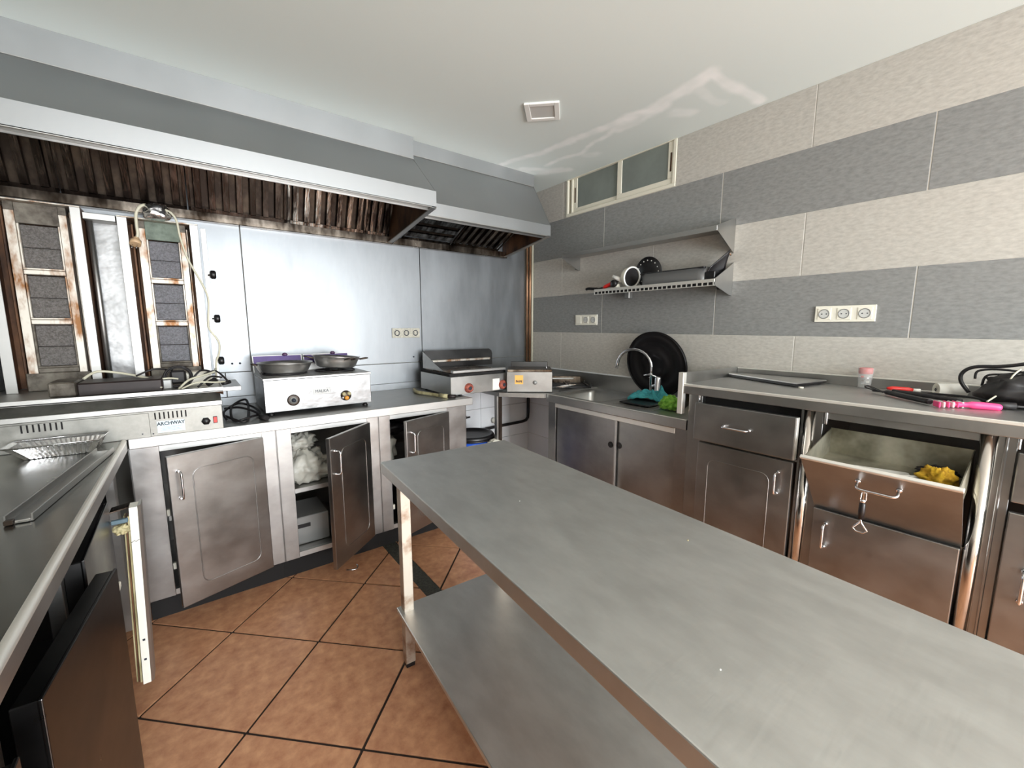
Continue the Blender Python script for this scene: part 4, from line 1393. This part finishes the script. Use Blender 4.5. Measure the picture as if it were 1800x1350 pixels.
# inside box
inn = MB(T)
side = [(0.001, .21), (.196, .10), (.259, .188), (0.001, H2 - .006)]
for x0 in (.008, W2 - .011):
    inn.poly([(x0, p[0], p[1]) for p in side], (.003, 0, 0))
inn.poly([(.008, .196, .112), (.008, .259, .190), (.008, .262, .188), (.008, .199, .110)], (W2 - .016, 0, 0))
inn.poly([(.008, .001, .246), (.008, .196, .112), (.008, .194, .109), (.008, .001, .242)], (W2 - .016, 0, 0))
inn.build('bin_lining', 'bin_in', bn)
# handle
MB_h = handle(bn, T @ Vector((.163, -.004, H2 - .075)), T @ Vector((.270, -.004, H2 - .075)), T.to_3x3() @ Vector((0, -.034, 0)), r=.005)
# content of the bin
ZF = .856
o = MB(Matrix.Translation((-.640, -2.715, ZF)) @ Matrix.Rotation(R(18), 4, 'Z')).box(-.06, .06, -.085, .085, 0, .005, .001).build('paper_stack', 'paper')
tag(o, 'white papers lying in the open tilt-out bin', 'paper')
o = MB(Matrix.Translation((-.672, -2.80, ZF + .022)) @ Matrix.Rotation(R(-75), 4, 'Z') @ Matrix.Rotation(R(-10), 4, 'Y')).box(-.05, .05, -.006, .006, 0, .005, .001).build('white_stick', 'paper')
tag(o, 'white flat stick leaning on the yellow cloth in the tilt-out bin', 'stick')
crumple('yellow_cloth', (-.655, -2.862, ZF + .030), (.040, .038, .034), 'yellow', 'crumpled yellow cloth at the right side of the open bin', 'cloth', 12, amp=.55, freq=2.6)
crumple('dark_rag', (-.560, -2.845, ZF + .022), (.040, .045, .022), 'black_soft', 'dark rag behind the yellow cloth in the open bin', 'rag', 15, amp=.5, freq=2.6)
# lower flap
T3 = frontT(-2.520, .150, .002)
d3 = door(B2, T3, .408, .500, th=.018, m='steel_warm', hx=.045, hz=(.350, .446), emboss=False)
# bottle opener hanging from the bin handle
hp = T @ Vector((.187, -.038, H2 - .078))
bo = thing('hanging_scraper', 'small black handled utensil with a wire loop hanging from the bin handle', 'utensil', (hp.x, hp.y, hp.z - .17))
x, y, z = hp
MB().tube([(x, y - .006, z - .006), (x - .002, y - .008, z - .030), (x - .002, y + .008, z - .030), (x, y + .006, z - .006)], .002, 6, closed=True).build('hanging_loop', 'chrome', bo)
MB().tube([(x, y, z + .006), (x + .002, y, z - .030), (x, y, z - .036)], .0016, 6).build('hook', 'copper', bo)
MB().lathe([(.008, -.040), (.009, -.034), (.008, -.028)], (x - .002, y, z), 'z', 12).build('collar', 'chrome', bo)
MB().lathe([(.008, -.098), (.0095, -.07), (.009, -.044), (.007, -.040)], (x - .002, y, z), 'z', 14).build('handle', 'black', bo)
MB().tube([(x - .002, y, z - .096), (x - .002, y + .002, z - .112), (x - .002, y + .020, z - .136), (x - .002, y + .010, z - .146), (x - .002, y - .010, z - .146), (x - .002, y - .020, z - .136), (x - .002, y - .002, z - .112)], .0032, 8, closed=True).build('wire_head', 'chrome', bo)

# --- B3: drawer over door, mostly outside the frame
B3 = cabB(-2.9555, -3.50, 'right-wall cabinet at the right edge of the view, closed drawer over closed door', [(-3.010, -2.9555), (-3.50, -3.47)])
MB().lathe([(.020, .10), (.020, ZB - .048)], (BF + .000, -2.952, 0), 'z', 28).build('round_post', 'chrome_worn', B3)
MB().box(BF - .006, BF + .01, -2.992, -2.984, .10, ZB - .048, .002).build('side_rail', 'steel_warm', B3)
MB().box(BF - .010, BF, -3.016, -3.010, ZB - .085, ZB - .050, .002).build('runner_end', 'chrome', B3)
T = frontT(-3.014, .842, .004)
MB(T).box(0, .45, -.012, .006, 0, .156, .003, seg=2).build('drawer', 'steel_warm', B3)
T = frontT(-3.014, .150, .004)
d4 = door(B3, T, .45, .662, th=.018, m='steel_warm', hx=.05, hz=(.39, .49), emboss=False)
B4 = tag(MB().box(BF, -.02, -3.74, -3.502, .0, ZB - .05, .002).build('base_cabinet', 'steel_warm'), 'plain steel end cabinet beyond the right edge of the view', 'cabinet')

# --- things on counter B
tr_ = thing('black_tray', 'flat black oven tray standing on the left part of the right worktop', 'tray', (-.20, -2.10, ZB))
a = [(-.110, -1.900), (-.300, -2.325), (-.045, -2.370), (-.040, -1.965)]
MB().poly([(x, y, ZB + .016) for (x, y) in a], (0, 0, .005)).build('plate', 'steel_top', tr_)
ctr = Vector((sum(p[0] for p in a) / 4, sum(p[1] for p in a) / 4))
MB().poly([(ctr.x + (x - ctr.x) * .96, ctr.y + (y - ctr.y) * .96, ZB + .003) for (x, y) in a], (0, 0, .013)).build('underside', 'black', tr_)
MB().lathe([(.010, ZB + .0005), (.010, ZB + .006)], (-.300, -2.345, 0), 'z', 10).build('foot', 'white_plastic', tr_)

gl = thing('drinking_glass', 'glass tumbler holding small bits and a red lid, against the tiled wall', 'glass', (-.062, -2.522, ZB))
gp = [(.001, .001), (.023, .001), (.030, .095), (.0285, .095), (.0225, .008), (.001, .008)]
MB().lathe([(r_, ZB + h_) for (r_, h_) in gp], (-.062, -2.522, 0), 'z', 32, caps=False).build('tumbler', 'glass', gl)
o = MB().lathe([(.0245, ZB + .066), (.026, ZB + .070), (.0262, ZB + .092), (.024, ZB + .094), (.001, ZB + .094)], (-.062, -2.522, 0), 'z', 28, caps=True).build('lid', 'red', gl)
o['label'] = 'red plastic lid'
for k in range(7):
    a_ = k * 2.4
    m_ = ['silver_grey', 'chrome', 'paper', 'rust_dark', 'silver_grey', 'chrome', 'red'][k]
    o = MB(Matrix.Translation((-.062 + .010 * math.cos(a_), -2.522 + .010 * math.sin(a_), ZB + .016 + .006 * k)) @ Matrix.Rotation(a_, 4, 'Z') @ Matrix.Rotation(.6 * k, 4, 'X')).box(-.006, .006, -.004, .004, -.004, .004, .001).build('metal_bit', m_)
    tag(o, 'one of the small metal bits inside the glass tumbler', 'small part', 'small bits in the glass tumbler')

# utensils
ut = thing('black_whisk', 'black handled whisk lying on the right worktop in front of the red peeler', 'whisk', (-.33, -2.72, ZB))
hd = MB()
hd.tube(smooth_path([(-.215, -2.585, ZB + .010), (-.26, -2.64, ZB + .014), (-.33, -2.70, ZB + .014), (-.42, -2.79, ZB + .013)]), [.004] * 6 + [.010] * 13, 10)
hd.build('handle', 'black', ut)
wv = MB()
for k in range(3):
    s_ = (-1, 0, 1)[k] * .010
    wv.tube(smooth_path([(-.26 + s_, -2.63, ZB + .012), (-.20 + s_ * 1.2, -2.56, ZB + .018 + abs(s_)), (-.165, -2.555, ZB + .012), (-.17, -2.60, ZB + .006), (-.24, -2.64, ZB + .008)]), .0018, 6)
wv.build('wire', 'black', ut)
l2 = thing('black_ladle', 'long black spoon lying behind the whisk on the right worktop', 'spoon', (-.20, -2.78, ZB))
MB().tube(smooth_path([(-.17, -2.66, ZB + .005), (-.22, -2.78, ZB + .020), (-.26, -2.88, ZB + .024), (-.28, -2.94, ZB + .014)]), .0045, 8).build('stem', 'black', l2)
MB().tube(smooth_path([(-.28, -2.66, ZB + .022), (-.30, -2.76, ZB + .020), (-.33, -2.86, ZB + .014)]), [.009] * 13, 8).build('grip', 'black_soft', l2)
pl = thing('red_peeler', 'knife with a red grip lying on the black utensils', 'knife', (-.14, -2.66, ZB))
MB().tube([(-.185, -2.625, ZB + .022), (-.175, -2.64, ZB + .023), (-.150, -2.690, ZB + .021), (-.145, -2.700, ZB + .020)], [.005, .009, .009, .006], 10).build('grip', 'red', pl)
MB().tube([(-.145, -2.700, ZB + .020), (-.13, -2.72, ZB + .019)], .0065, 8).build('ferrule', 'paper', pl)
MB(Matrix.Translation((-.13, -2.72, ZB + .018)) @ Matrix.Rotation(R(-70), 4, 'Z')).box(0, .10, -.006, .006, 0, .0012).build('blade', 'paper', pl)
pk = thing('pink_brush', 'bright pink and white brush lying at the front of the right worktop', 'brush', (-.43, -2.88, ZB))
for k in range(6):
    T = Matrix.Translation((-.455 + .012 * k, -2.812 - .010 * k, ZB + .002)) @ Matrix.Rotation(R(-60), 4, 'Z')
    MB(T).box(-.003, .003, -.020, .020, 0, .020, .002).build('bristle_row', 'paper' if k % 2 else 'pink', pk)
MB().tube(smooth_path([(-.42, -2.845, ZB + .011), (-.395, -2.89, ZB + .013), (-.37, -2.94, ZB + .011), (-.36, -2.955, ZB + .008)]), [.009] * 6 + [.013] * 9 + [.012, .011, .010, .006], 10).build('handle', 'pink', pk)
rl = thing('paper_roll', 'small white roll lying on its side by the tiled wall', 'roll', (-.10, -2.79, ZB))
T = Matrix.Translation((-.115, -2.765, ZB + .0265)) @ Matrix.Rotation(R(-57), 4, 'Z')
MB(T).lathe([(.0265, 0), (.0265, .09), (.020, .092), (.008, .092)], (0, 0, 0), 'x', 28, caps=False).build('roll', 'paper', rl)
MB(T).lathe([(.0265, 0), (.007, -.001), (.0065, .01), (.001, .011)], (0, 0, 0), 'x', 24, caps=False).build('roll_end', 'white_plastic', rl)
MB(T).lathe([(.0066, -.0018), (.001, -.0018)], (0, 0, 0), 'x', 16, caps=False).build('core_hole', 'ink', rl)
# black bag with cables at the right edge
bg_ = crumple('black_bag', (-.185, -3.00, ZB + .048), (.11, .11, .062), 'black_soft', 'black bag stuffed with cables at the right end of the worktop in view', 'bag', 20, amp=.3, freq=2)
cb = MB()
cb.tube(smooth_path([(-.15, -2.86, ZB + .03), (-.15, -2.835, ZB + .07), (-.15, -2.835, ZB + .105), (-.15, -2.865, ZB + .13), (-.15, -2.93, ZB + .137), (-.15, -2.985, ZB + .150), (-.15, -3.03, ZB + .17)]), .0065, 8)
cb.tube(smooth_path([(-.15, -2.87, ZB + .085), (-.15, -2.875, ZB + .115), (-.15, -2.92, ZB + .125), (-.15, -2.98, ZB + .12), (-.15, -3.02, ZB + .10)]), .004, 8)
cb.tube(smooth_path([(-.15, -2.89, ZB + .06), (-.15, -2.90, ZB + .10), (-.15, -2.95, ZB + .11), (-.15, -3.02, ZB + .13)]), .004, 8)
cb.tube(smooth_path([(-.15, -3.03, ZB + .17), (-.17, -3.08, ZB + .18), (-.17, -3.10, ZB + .05)]), .0065, 8)
tag(cb.build('black_cable', 'black'), 'looped black cable standing out of the bag at the right edge', 'cable')
pw = MB()
pw.tube([(-.34, -2.93, ZB + .014), (-.32, -2.985, ZB + .014)], [.010, .013], 10)
pw.tube(smooth_path([(-.32, -2.985, ZB + .014), (-.29, -3.03, ZB + .012), (-.24, -3.10, ZB + .012)]), .005, 8)
tag(pw.build('black_plug', 'black_soft'), 'black plug end of a lead beside the pink brush', 'plug')
wc = MB().tube(smooth_path([(-.33, -2.92, ZB + .022), (-.27, -2.95, ZB + .06), (-.24, -2.965, ZB + .11), (-.22, -2.98, ZB + .135)]), .0028, 8)
tag(wc.build('thin_cable', 'cable_w'), 'thin white cord rising over the black bag', 'cord')

# ================================================================== WALL SHELF UNIT
us = thing('wall_shelf', 'empty upper stainless wall shelf with triangular ends', 'shelf', (-.1, -1.25, 1.80))
SXf = -.20
uy1, uy0 = -.640, -1.852
MB().box(SXf, -.0, uy0 + .004, uy1 - .0, 1.918, 1.922, .0005).build('board', 'steel', us)
MB().box(SXf - .002, SXf + .003, uy0 + .004, uy1, 1.896, 1.924, .001).build('front_edge', 'steel_bright', us)
MB().poly([(SXf, uy0, 1.926), (SXf, uy0, 1.894), (-.004, uy0, 1.795), (-.001, uy0, 1.795), (-.001, uy0, 1.985), (-.02, uy0, 1.985)], (0, .004, 0)).build('end_bracket', 'steel', us)
MB().poly([(SXf, uy1, 1.926), (SXf, uy1, 1.894), (-.02, uy1, 1.82), (-.001, uy1, 1.82), (-.001, uy1, 1.93)], (0, -.004, 0)).build('end_bracket', 'steel', us)
MB().tube([(-.012, uy1 + .030, 1.83), (-.012, uy1 + .030, 1.90)], .012, 10).build('bracket_foot', 'steel_bright', us)
MB().tube([(-.03, uy0 + .012, 1.792), (-.008, uy0 + .012, 1.785)], .005, 8).build('bolt', 'rust', us)
ls = thing('wall_shelf', 'lower stainless wall shelf with a slotted front edge, holding kitchen things', 'shelf', (-.1, -1.4, 1.55))
ly1, ly0 = -.975, -1.856
MB().box(SXf, 0, ly0 + .004, ly1, 1.630, 1.634, .0005).build('board', 'steel', ls)
fe = MB()
fe.box(SXf - .002, SXf + .003, ly0 + .004, ly1, 1.620, 1.638, .0008)
fe.box(SXf - .002, SXf + .003, ly0 + .004, ly1, 1.600, 1.604, .0005)
nT = 27
for k in range(nT + 1):
    y = ly0 + .01 + (ly1 - ly0 - .014) * k / nT
    fe.box(SXf - .0015, SXf + .0015, y - .0035, y + .0035, 1.604, 1.620)
fe.build('slotted_edge', 'steel_rim', ls)
MB().box(SXf + .006, SXf + .010, ly0 + .004, ly1, 1.603, 1.629).build('slot_shade', 'black_matte', ls)  # black strip put in for the shade seen through the slots
MB().poly([(SXf, ly0, 1.640), (SXf, ly0, 1.602), (-.03, ly0, 1.556), (-.001, ly0, 1.553), (-.001, ly0, 1.742), (-.03, ly0, 1.725)], (0, .004, 0)).build('end_bracket', 'steel_bright', ls)
MB().box(-.06, -.02, ly1 - .20, ly1 - .16, 1.570, 1.630, .004).build('bracket_foot', 'steel_bright', ls)
MB().lathe([(.018, 0), (.018, -.03), (.012, -.04)], (-.05, ly0 + .05, 1.628), 'z', 14).build('rubber_stop', 'black', ls)

ZL = 1.6345
bo_ = thing('black_roasting_tin', 'long low black metal tin with a rounded corner on the lower shelf', 'baking tin', (-.10, -1.56, ZL))
pts = rrect(.44, .15, .05)
# outline in (y, x)
out = [(-.185 + p[1], -1.785 + p[0]) for p in pts]
b_ = MB()
b_.poly([(x, y, ZL + .001) for (x, y) in out], (0, 0, .004))
ring_o = [(x, y) for (x, y) in out]
cxm, cym = -.11, -1.565
n = len(ring_o)
vo = [b_._v((x, y, ZL + .003)) for (x, y) in ring_o]
vo2 = [b_._v((x + (x - cxm) * .04, y + (y - cym) * .02, ZL + .078)) for (x, y) in ring_o]
vi2 = [b_._v((x + (x - cxm) * -.02, y + (y - cym) * -.01, ZL + .076)) for (x, y) in ring_o]
vi = [b_._v((x + (x - cxm) * -.04, y + (y - cym) * -.02, ZL + .006)) for (x, y) in ring_o]
for A_, B_ in ((vo, vo2), (vo2, vi2), (vi2, vi)):
    for k in range(n):
        f_ = b_.bm.faces.new((A_[k], A_[(k + 1) % n], B_[(k + 1) % n], B_[k]))
        f_.smooth = True
b_.build('tin', mat('graphite_tin', srgb(112, 112, 112), 0.36, 0.5), bo_)
MB().box(-.188, -.035, -1.78, -1.35, ZL + .070, ZL + .080, .003).build('lid', mat('graphite_lid', srgb(40, 40, 42), 0.4, 0.4), bo_)
tt = thing('black_scoop', 'black curved blade standing at the right end of the lower shelf', 'scraper', (-.12, -1.80, ZL))
sc_ = MB()
sc_.grid(lambda u, v: (-.165 + .11 * u, -1.775 - .055 * u - .03 * v * v, ZL + .001 + v * (.075 + .10 * u)), 8, 8)
sc_.build('blade', 'black', tt, solid=.004)
MB().box(-.17, -.05, -1.835, -1.775, ZL + .0005, ZL + .05, .004).build('base', 'black', tt)
dk = thing('perforated_disc', 'round black disc with a ring of pale holes standing behind the white appliance', 'disc', (-.06, -1.31, ZL))
T = Matrix.Translation((-.045, -1.315, ZL + .103)) @ Matrix.Rotation(R(-8), 4, 'Y')
MB(T).lathe([(.001, -.004), (.100, -.004), (.102, 0), (.100, .004), (.001, .004)], (0, 0, 0), 'x', 48, caps=False).build('disc', 'black', dk)
for k in range(16):
    a_ = 2 * PI * k / 16
    MB(T).lathe([(.0045, -.0052), (.0005, -.0053)], (0, .078 * math.cos(a_), .078 * math.sin(a_)), 'x', 8, caps=False).build('hole', 'paper', dk)
cu_ = thing('meat_slicer_bowl', 'white and chrome bowl with a spout tipped on its side on the lower shelf', 'bowl', (-.12, -1.25, ZL))
T = Matrix.Translation((-.125, -1.235, ZL + .072)) @ Matrix.Rotation(R(-14), 4, 'Z') @ Matrix.Rotation(R(8), 4, 'X')
MB(T).lathe([(.064, -.008), (.068, .0), (.062, .035), (.045, .055), (.001, .058), (.001, .052), (.04, .049), (.056, .03), (.060, 0), (.060, -.008)], (0, 0, 0), 'y', 36, caps=False).build('bowl', 'white_plastic', cu_)
MB(T).lathe([(.001, .046), (.04, .043), (.054, .026), (.0585, .0), (.0585, -.006), (.054, -.004), (.001, -.002)], (0, 0, 0), 'y', 36, caps=False).build('dark_filler', 'black_soft', cu_)
MB(T).tube([(-.064 * math.cos(a_) * 1.02, -.009, .066 * math.sin(a_)) for a_ in [2 * PI * k / 36 for k in range(36)]], .006, 8, closed=True).build('rim', 'lamp_rim', cu_)
MB().tube([(-.15, -1.175, ZL + .055), (-.17, -1.115, ZL + .085)], [.016, .011], 12).build('spout', 'lamp_rim', cu_)
MB().lathe([(.026, 0), (.024, .02), (.001, .022)], (-.165, -1.13, ZL + .035), 'x', 20, T=Matrix.Scale(-1, 4, (1, 0, 0))).build('cap', 'black', cu_)
MB().lathe([(.022, 0), (.02, .03), (.001, .03)], (-.15, -1.14, ZL + .002), 'z', 16).build('foot', 'white_plastic', cu_)
ku = thing('red_handled_tool', 'utensil with a red grip at the left end of the lower shelf', 'utensil', (-.15, -1.06, ZL))
MB().tube([(-.165, -1.030, ZL + .015), (-.165, -1.045, ZL + .019), (-.155, -1.110, ZL + .044), (-.15, -1.12, ZL + .047)], [.008, .013, .013, .007], 12).build('grip', 'red', ku)
MB().tube([(-.15, -1.12, ZL + .047), (-.14, -1.16, ZL + .05)], .004, 8).build('shank', 'black', ku)
kl = thing('black_ladle', 'black spoon whose grip pokes out left of the lower shelf', 'spoon', (-.12, -1.0, ZL))
MB().tube(smooth_path([(-.10, -1.10, ZL + .040), (-.11, -1.00, ZL + .022), (-.12, -.93, ZL + .016), (-.12, -.84, ZL + .022), (-.12, -.825, ZL + .016)]), [.006] * 12 + [.010] * 13, 8).build('grip', 'black', kl)
MB().poly([(-.09, -1.09, ZL + .046), (-.14, -1.09, ZL + .046), (-.13, -.985, ZL + .016), (-.11, -.985, ZL + .016)], (0, 0, .004)).build('blade', 'dark_red_tray', kl)

# ================================================================== LEFT REFRIGERATED COUNTER (C)
CXE = -2.785
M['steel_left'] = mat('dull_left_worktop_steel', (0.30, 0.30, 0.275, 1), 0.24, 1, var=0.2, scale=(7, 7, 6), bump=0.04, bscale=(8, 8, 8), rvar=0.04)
cc = thing('worktop', 'dark stainless worktop at the left edge of the view, with the foil tray on it', 'worktop', (-3.1, -2.2, ZA - .04))
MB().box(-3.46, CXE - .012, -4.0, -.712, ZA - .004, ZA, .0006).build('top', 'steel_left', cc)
MB().tube([(CXE - .012, -4.0, ZA - .006), (CXE - .012, -.712, ZA - .006)], .010, 12).build('rolled_edge', 'steel_rim', cc)
MB().box(CXE - .008, CXE - .003, -4.0, -.712, ZA - .045, ZA - .006, .001).build('front_edge', 'steel', cc)
cf = thing('refrigerated_counter', 'left-hand steel fridge counter with thick doors, the farthest hanging open', 'fridge', (-3.1, -2.2, 0))
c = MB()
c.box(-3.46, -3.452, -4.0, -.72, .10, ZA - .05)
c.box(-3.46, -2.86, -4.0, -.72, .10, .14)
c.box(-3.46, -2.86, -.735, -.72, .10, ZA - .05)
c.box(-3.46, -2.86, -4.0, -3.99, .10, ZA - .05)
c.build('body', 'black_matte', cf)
for (a, b_) in ((-.80, -.735), (-1.215, -1.185), (-1.66, -1.63), (-2.12, -2.09), (-2.60, -2.57), (-4.0, -3.1)):
    MB().box(-2.86, -2.832, a, b_, .10, ZA - .05, .001).build('mullion', 'steel', cf)
MB().box(-2.86, -2.83, -4.0, -.735, ZA - .080, ZA - .05, .001).build('top_rail', 'black_matte', cf)
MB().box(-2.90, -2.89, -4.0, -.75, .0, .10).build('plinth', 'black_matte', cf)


def fdoor(y_h, y_f, x_h, x_f, z0, z1, white=False, far_hinge=True):
    """thick fridge door between (x_h,y_h) hinge and (x_f,y_f) free edge; outer face towards +x"""
    p, q = Vector((x_h, y_h, 0)), Vector((x_f, y_f, 0))
    d = q - p
    L = d.length
    ang = math.atan2(d.y, d.x)
    T = Matrix.Translation((x_h, y_h, 0)) @ Matrix.Rotation(ang, 4, 'Z')
    if d.y > 0:
        T = T @ Matrix.Scale(-1, 4, (0, 1, 0))
    # local x along door, local +y is world +x side when d points to -y
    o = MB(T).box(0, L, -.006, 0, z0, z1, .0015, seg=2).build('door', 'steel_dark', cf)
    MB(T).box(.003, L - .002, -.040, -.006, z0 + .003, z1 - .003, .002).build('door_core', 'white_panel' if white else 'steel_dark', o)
    if white:
        MB(T).box(.02, L - .012, -.052, -.040, z0 + .02, z1 - .02, .003).build('gasket', 'gasket', o)
        MB(T).box(.04, L - .03, -.060, -.052, z0 + .04, z1 - .05, .003).build('inner_liner', 'white_plastic', o)
        for zz in (.155, .30, .55):
            MB(T).box(L - .0022, L - .0012, -.028, -.018, zz, zz + .008).build('screw_hole', 'ink', o)
    return o


M['teal_grey'] = mat('faded_blue_tape', srgb(88, 110, 122), 0.6)
fdoor(-1.195, -1.640, -2.800, -2.792, .118, .800)
fdoor(-2.105, -1.668, -2.778, -2.733, .118, .772)
fdoor(-2.195, -2.640, -2.785, -2.778, .118, .755)
fdoor(-2.66, -3.10, -2.800, -2.798, .118, .772)
# edge of the insulated door that hangs open at the far end: white edge strip with yellowed gaskets
od = MB().poly([(-2.7515, -1.200, .766), (-2.730, -1.200, .766), (-2.752, -1.200, .110), (-2.7735, -1.200, .110)], (0, .055, 0)).build('open_door', 'white_panel', cf)
od['label'] = 'white plastic edge of the open insulated door, cracked near the top'
MB().poly([(-2.730, -1.197, .768), (-2.722, -1.190, .768), (-2.744, -1.190, .108), (-2.752, -1.197, .108)], (0, .058, 0)).build('outer_skin', 'steel_bright', od)
for (dx, w_, m_, dy) in ((-.007, .005, 'gasket', .006), (-.013, .004, 'rust_dark', .012), (-.018, .004, 'gasket', .016)):
    MB().poly([(-2.7515 + dx, -1.200 + dy, .735), (-2.7515 + dx + w_, -1.200 + dy, .735), (-2.7735 + dx + w_, -1.200 + dy, .118), (-2.7735 + dx, -1.200 + dy, .118)], (0, .035, 0)).build('gasket_lip', m_, od)
MB().poly([(-2.800, -1.197, .758), (-2.7515, -1.197, .766), (-2.7515, -1.197, .770), (-2.800, -1.197, .762)], (0, .050, 0)).build('top_cap', 'grease', od)
for zz in (.20, .275):
    xx = -2.741 - .022 * (.766 - zz) / .656
    MB().box(xx - .003, xx + .004, -1.2012, -1.1995, zz, zz + .007).build('screw_hole', 'ink', od)
for k in range(6):
    MB().box(-2.7565 + k * .0036, -2.7525 + k * .0036, -1.2010, -1.1995, .6435 + .002 * (k % 3), .6450 + .002 * (k % 3)).build('crack', 'ink', od)
crumple('gasket_lump', (-2.775, -1.21, .700), (.018, .018, .017), 'gasket', seed=31, amp=.5, parent=cf)
MB().box(-2.798, -2.756, -1.215, -1.200, .722, .736, .002).build('blue_tape', 'teal_grey', cf)
MB().box(-2.797, -2.772, -1.40, -1.36, .575, .592, .002).build('shelf_clip', 'white_plastic', cf)

# foil tray on counter C
at_ = thing('aluminium_tray', 'ribbed aluminium foil tray on the left worktop in front of the kebab grill', 'foil tray', (-2.97, -.82, ZA))
bx_, by_ = (-3.045, -2.865), (-.845, -.765)


def foil(u, v):
    pass


b_ = MB()
lo = [(-3.045, -.850), (-2.865, -.862), (-2.860, -.775), (-3.040, -.763)]
hi = [(-3.098, -.862), (-2.843, -.880), (-2.834, -.742), (-3.092, -.724)]
zh = ZA + .050
N = 34
outer_b, outer_t = [], []
for s_ in range(4):
    a0, a1 = Vector(lo[s_]), Vector(lo[(s_ + 1) % 4])
    h0, h1 = Vector(hi[s_]), Vector(hi[(s_ + 1) % 4])
    m_ = N if s_ % 2 == 0 else N // 2
    nrm = Vector(((a1 - a0).y, -(a1 - a0).x)).normalized()
    for k in range(m_):
        t_ = k / m_
        am = .0022 * (1 if k % 2 else -1) if .06 < t_ < .94 else 0
        p = a0.lerp(a1, t_) + nrm * am
        q = a0.lerp(a1, t_).lerp(h0.lerp(h1, t_), .75) + nrm * am
        outer_b.append(b_._v((p.x, p.y, ZA + .002)))
        outer_t.append(b_._v((q.x, q.y, zh - .006)))
n = len(outer_b)
for k in range(n):
    b_.bm.faces.new((outer_b[k], outer_b[(k + 1) % n], outer_t[(k + 1) % n], outer_t[k]))
b_.bm.faces.new(outer_b)
b_.build('ribbed_wall', 'alu', at_, solid=.0008)
r_ = MB()
mid = [tuple(Vector(lo[k]).lerp(Vector(hi[k]), .75)) for k in range(4)]
va = [r_._v((p[0], p[1], zh - .006)) for p in mid]
vb = [r_._v((p[0], p[1], zh)) for p in hi]
for k in range(4):
    r_.bm.faces.new((va[k], va[(k + 1) % 4], vb[(k + 1) % 4], vb[k]))
r_.tube([(p[0], p[1], zh) for p in hi], .002, 6, closed=True)
r_.build('rolled_rim', 'alu', at_, solid=.0008)

# long steel channel lying in front of the tray
ch = thing('steel_channel', 'long narrow steel drip channel lying slanted across the left worktop', 'metal channel', (-2.87, -1.25, ZA))
p0, p1 = Vector((-2.905, -1.560, 0)), Vector((-2.828, -.905, 0))
d = p1 - p0
T = Matrix.Translation((p0.x, p0.y, ZA + .001)) @ Matrix.Rotation(math.atan2(d.y, d.x), 4, 'Z')
c = MB(T)
c.box(0, d.length, -.020, .022, 0, .0015)
c.box(0, d.length, -.024, -.020, 0, .020, .001)
c.box(0, d.length, .022, .026, 0, .022, .001)
c.box(d.length - .002, d.length, -.020, .022, 0, .010)
c.build('channel', 'steel', ch)
MB(T).box(-.010, .006, .008, .024, 0, .012, .002).build('end_clip', 'grease_dark', ch)
MB(T).box(-.004, .004, -.020, .008, .0, .008, .002).build('end_lip', 'chrome', ch)

# ================================================================== WORK TABLE
tb_ = thing('work_table', 'freestanding stainless work table with a lower shelf, foreground of the kitchen', 'table', (-1.75, -2.5, 0))
ZT = .855
TA = Matrix.Translation((-1.995, -1.504, 0)) @ Matrix.Rotation(R(-3.6), 4, 'Z')
WT, LT = .572, 1.95
M['steel_table'] = mat('satin_table_steel', (0.66, 0.66, 0.64, 1), 0.46, 1, var=0.12, scale=(16, 7, 6), bump=0.04, bscale=(14, 90, 10), rvar=0.02)
tt_ = MB(TA).box(0, WT, -LT, 0, ZT - .042, ZT, .003, seg=2).build('tabletop', 'steel_table', tb_)
# crumbs on the top
for (u, v, r_, m_) in ((.285, -.30, .0012, 'paper'), (.292, -.315, .0012, 'paper'), (.240, -.60, .0016, 'paper'), (.450, -1.02, .0022, 'gasket'), (.14, -1.28, .0016, 'paper')):
    MB(TA).lathe([(r_, 0), (r_ * .8, r_ * .6), (.0001, r_ * .7)], (u, v, ZT), 'z', 6, caps=False).build('crumb', m_, tb_)
LX = (.045, WT - .085)
M['leg_steel'] = mat('worn_leg_steel', srgb(200, 192, 180), 0.5, 0.85, col2=srgb(150, 120, 96), scale=(12, 12, 12), lo=.28, hi=.5)
for lx in LX:
    for ly in (-.085, -LT + .045):
        lg = MB(TA).box(lx, lx + .040, ly, ly + .040, .02, ZT - .042, .002).build('leg', 'leg_steel', tb_)
        MB(TA).box(lx + .002, lx + .038, ly + .002, ly + .038, 0, .02, .003).build('foot', 'black', lg)
MB(TA).box(.030, WT - .030, -LT + .03, -.035, .232, .250, .002).build('lower_shelf', 'steel_table', tb_)

# metal clip on the floor by the open door
cl = MB()
cl.tube(smooth_path([(-1.945, -.735, .004), (-1.93, -.76, .012), (-1.90, -.765, .010), (-1.882, -.735, .004), (-1.885, -.722, .012)]), .004, 8)
tag(cl.build('metal_clip', 'chrome'), 'small shiny metal clip on the floor tiles below the open cabinet door', 'clip')
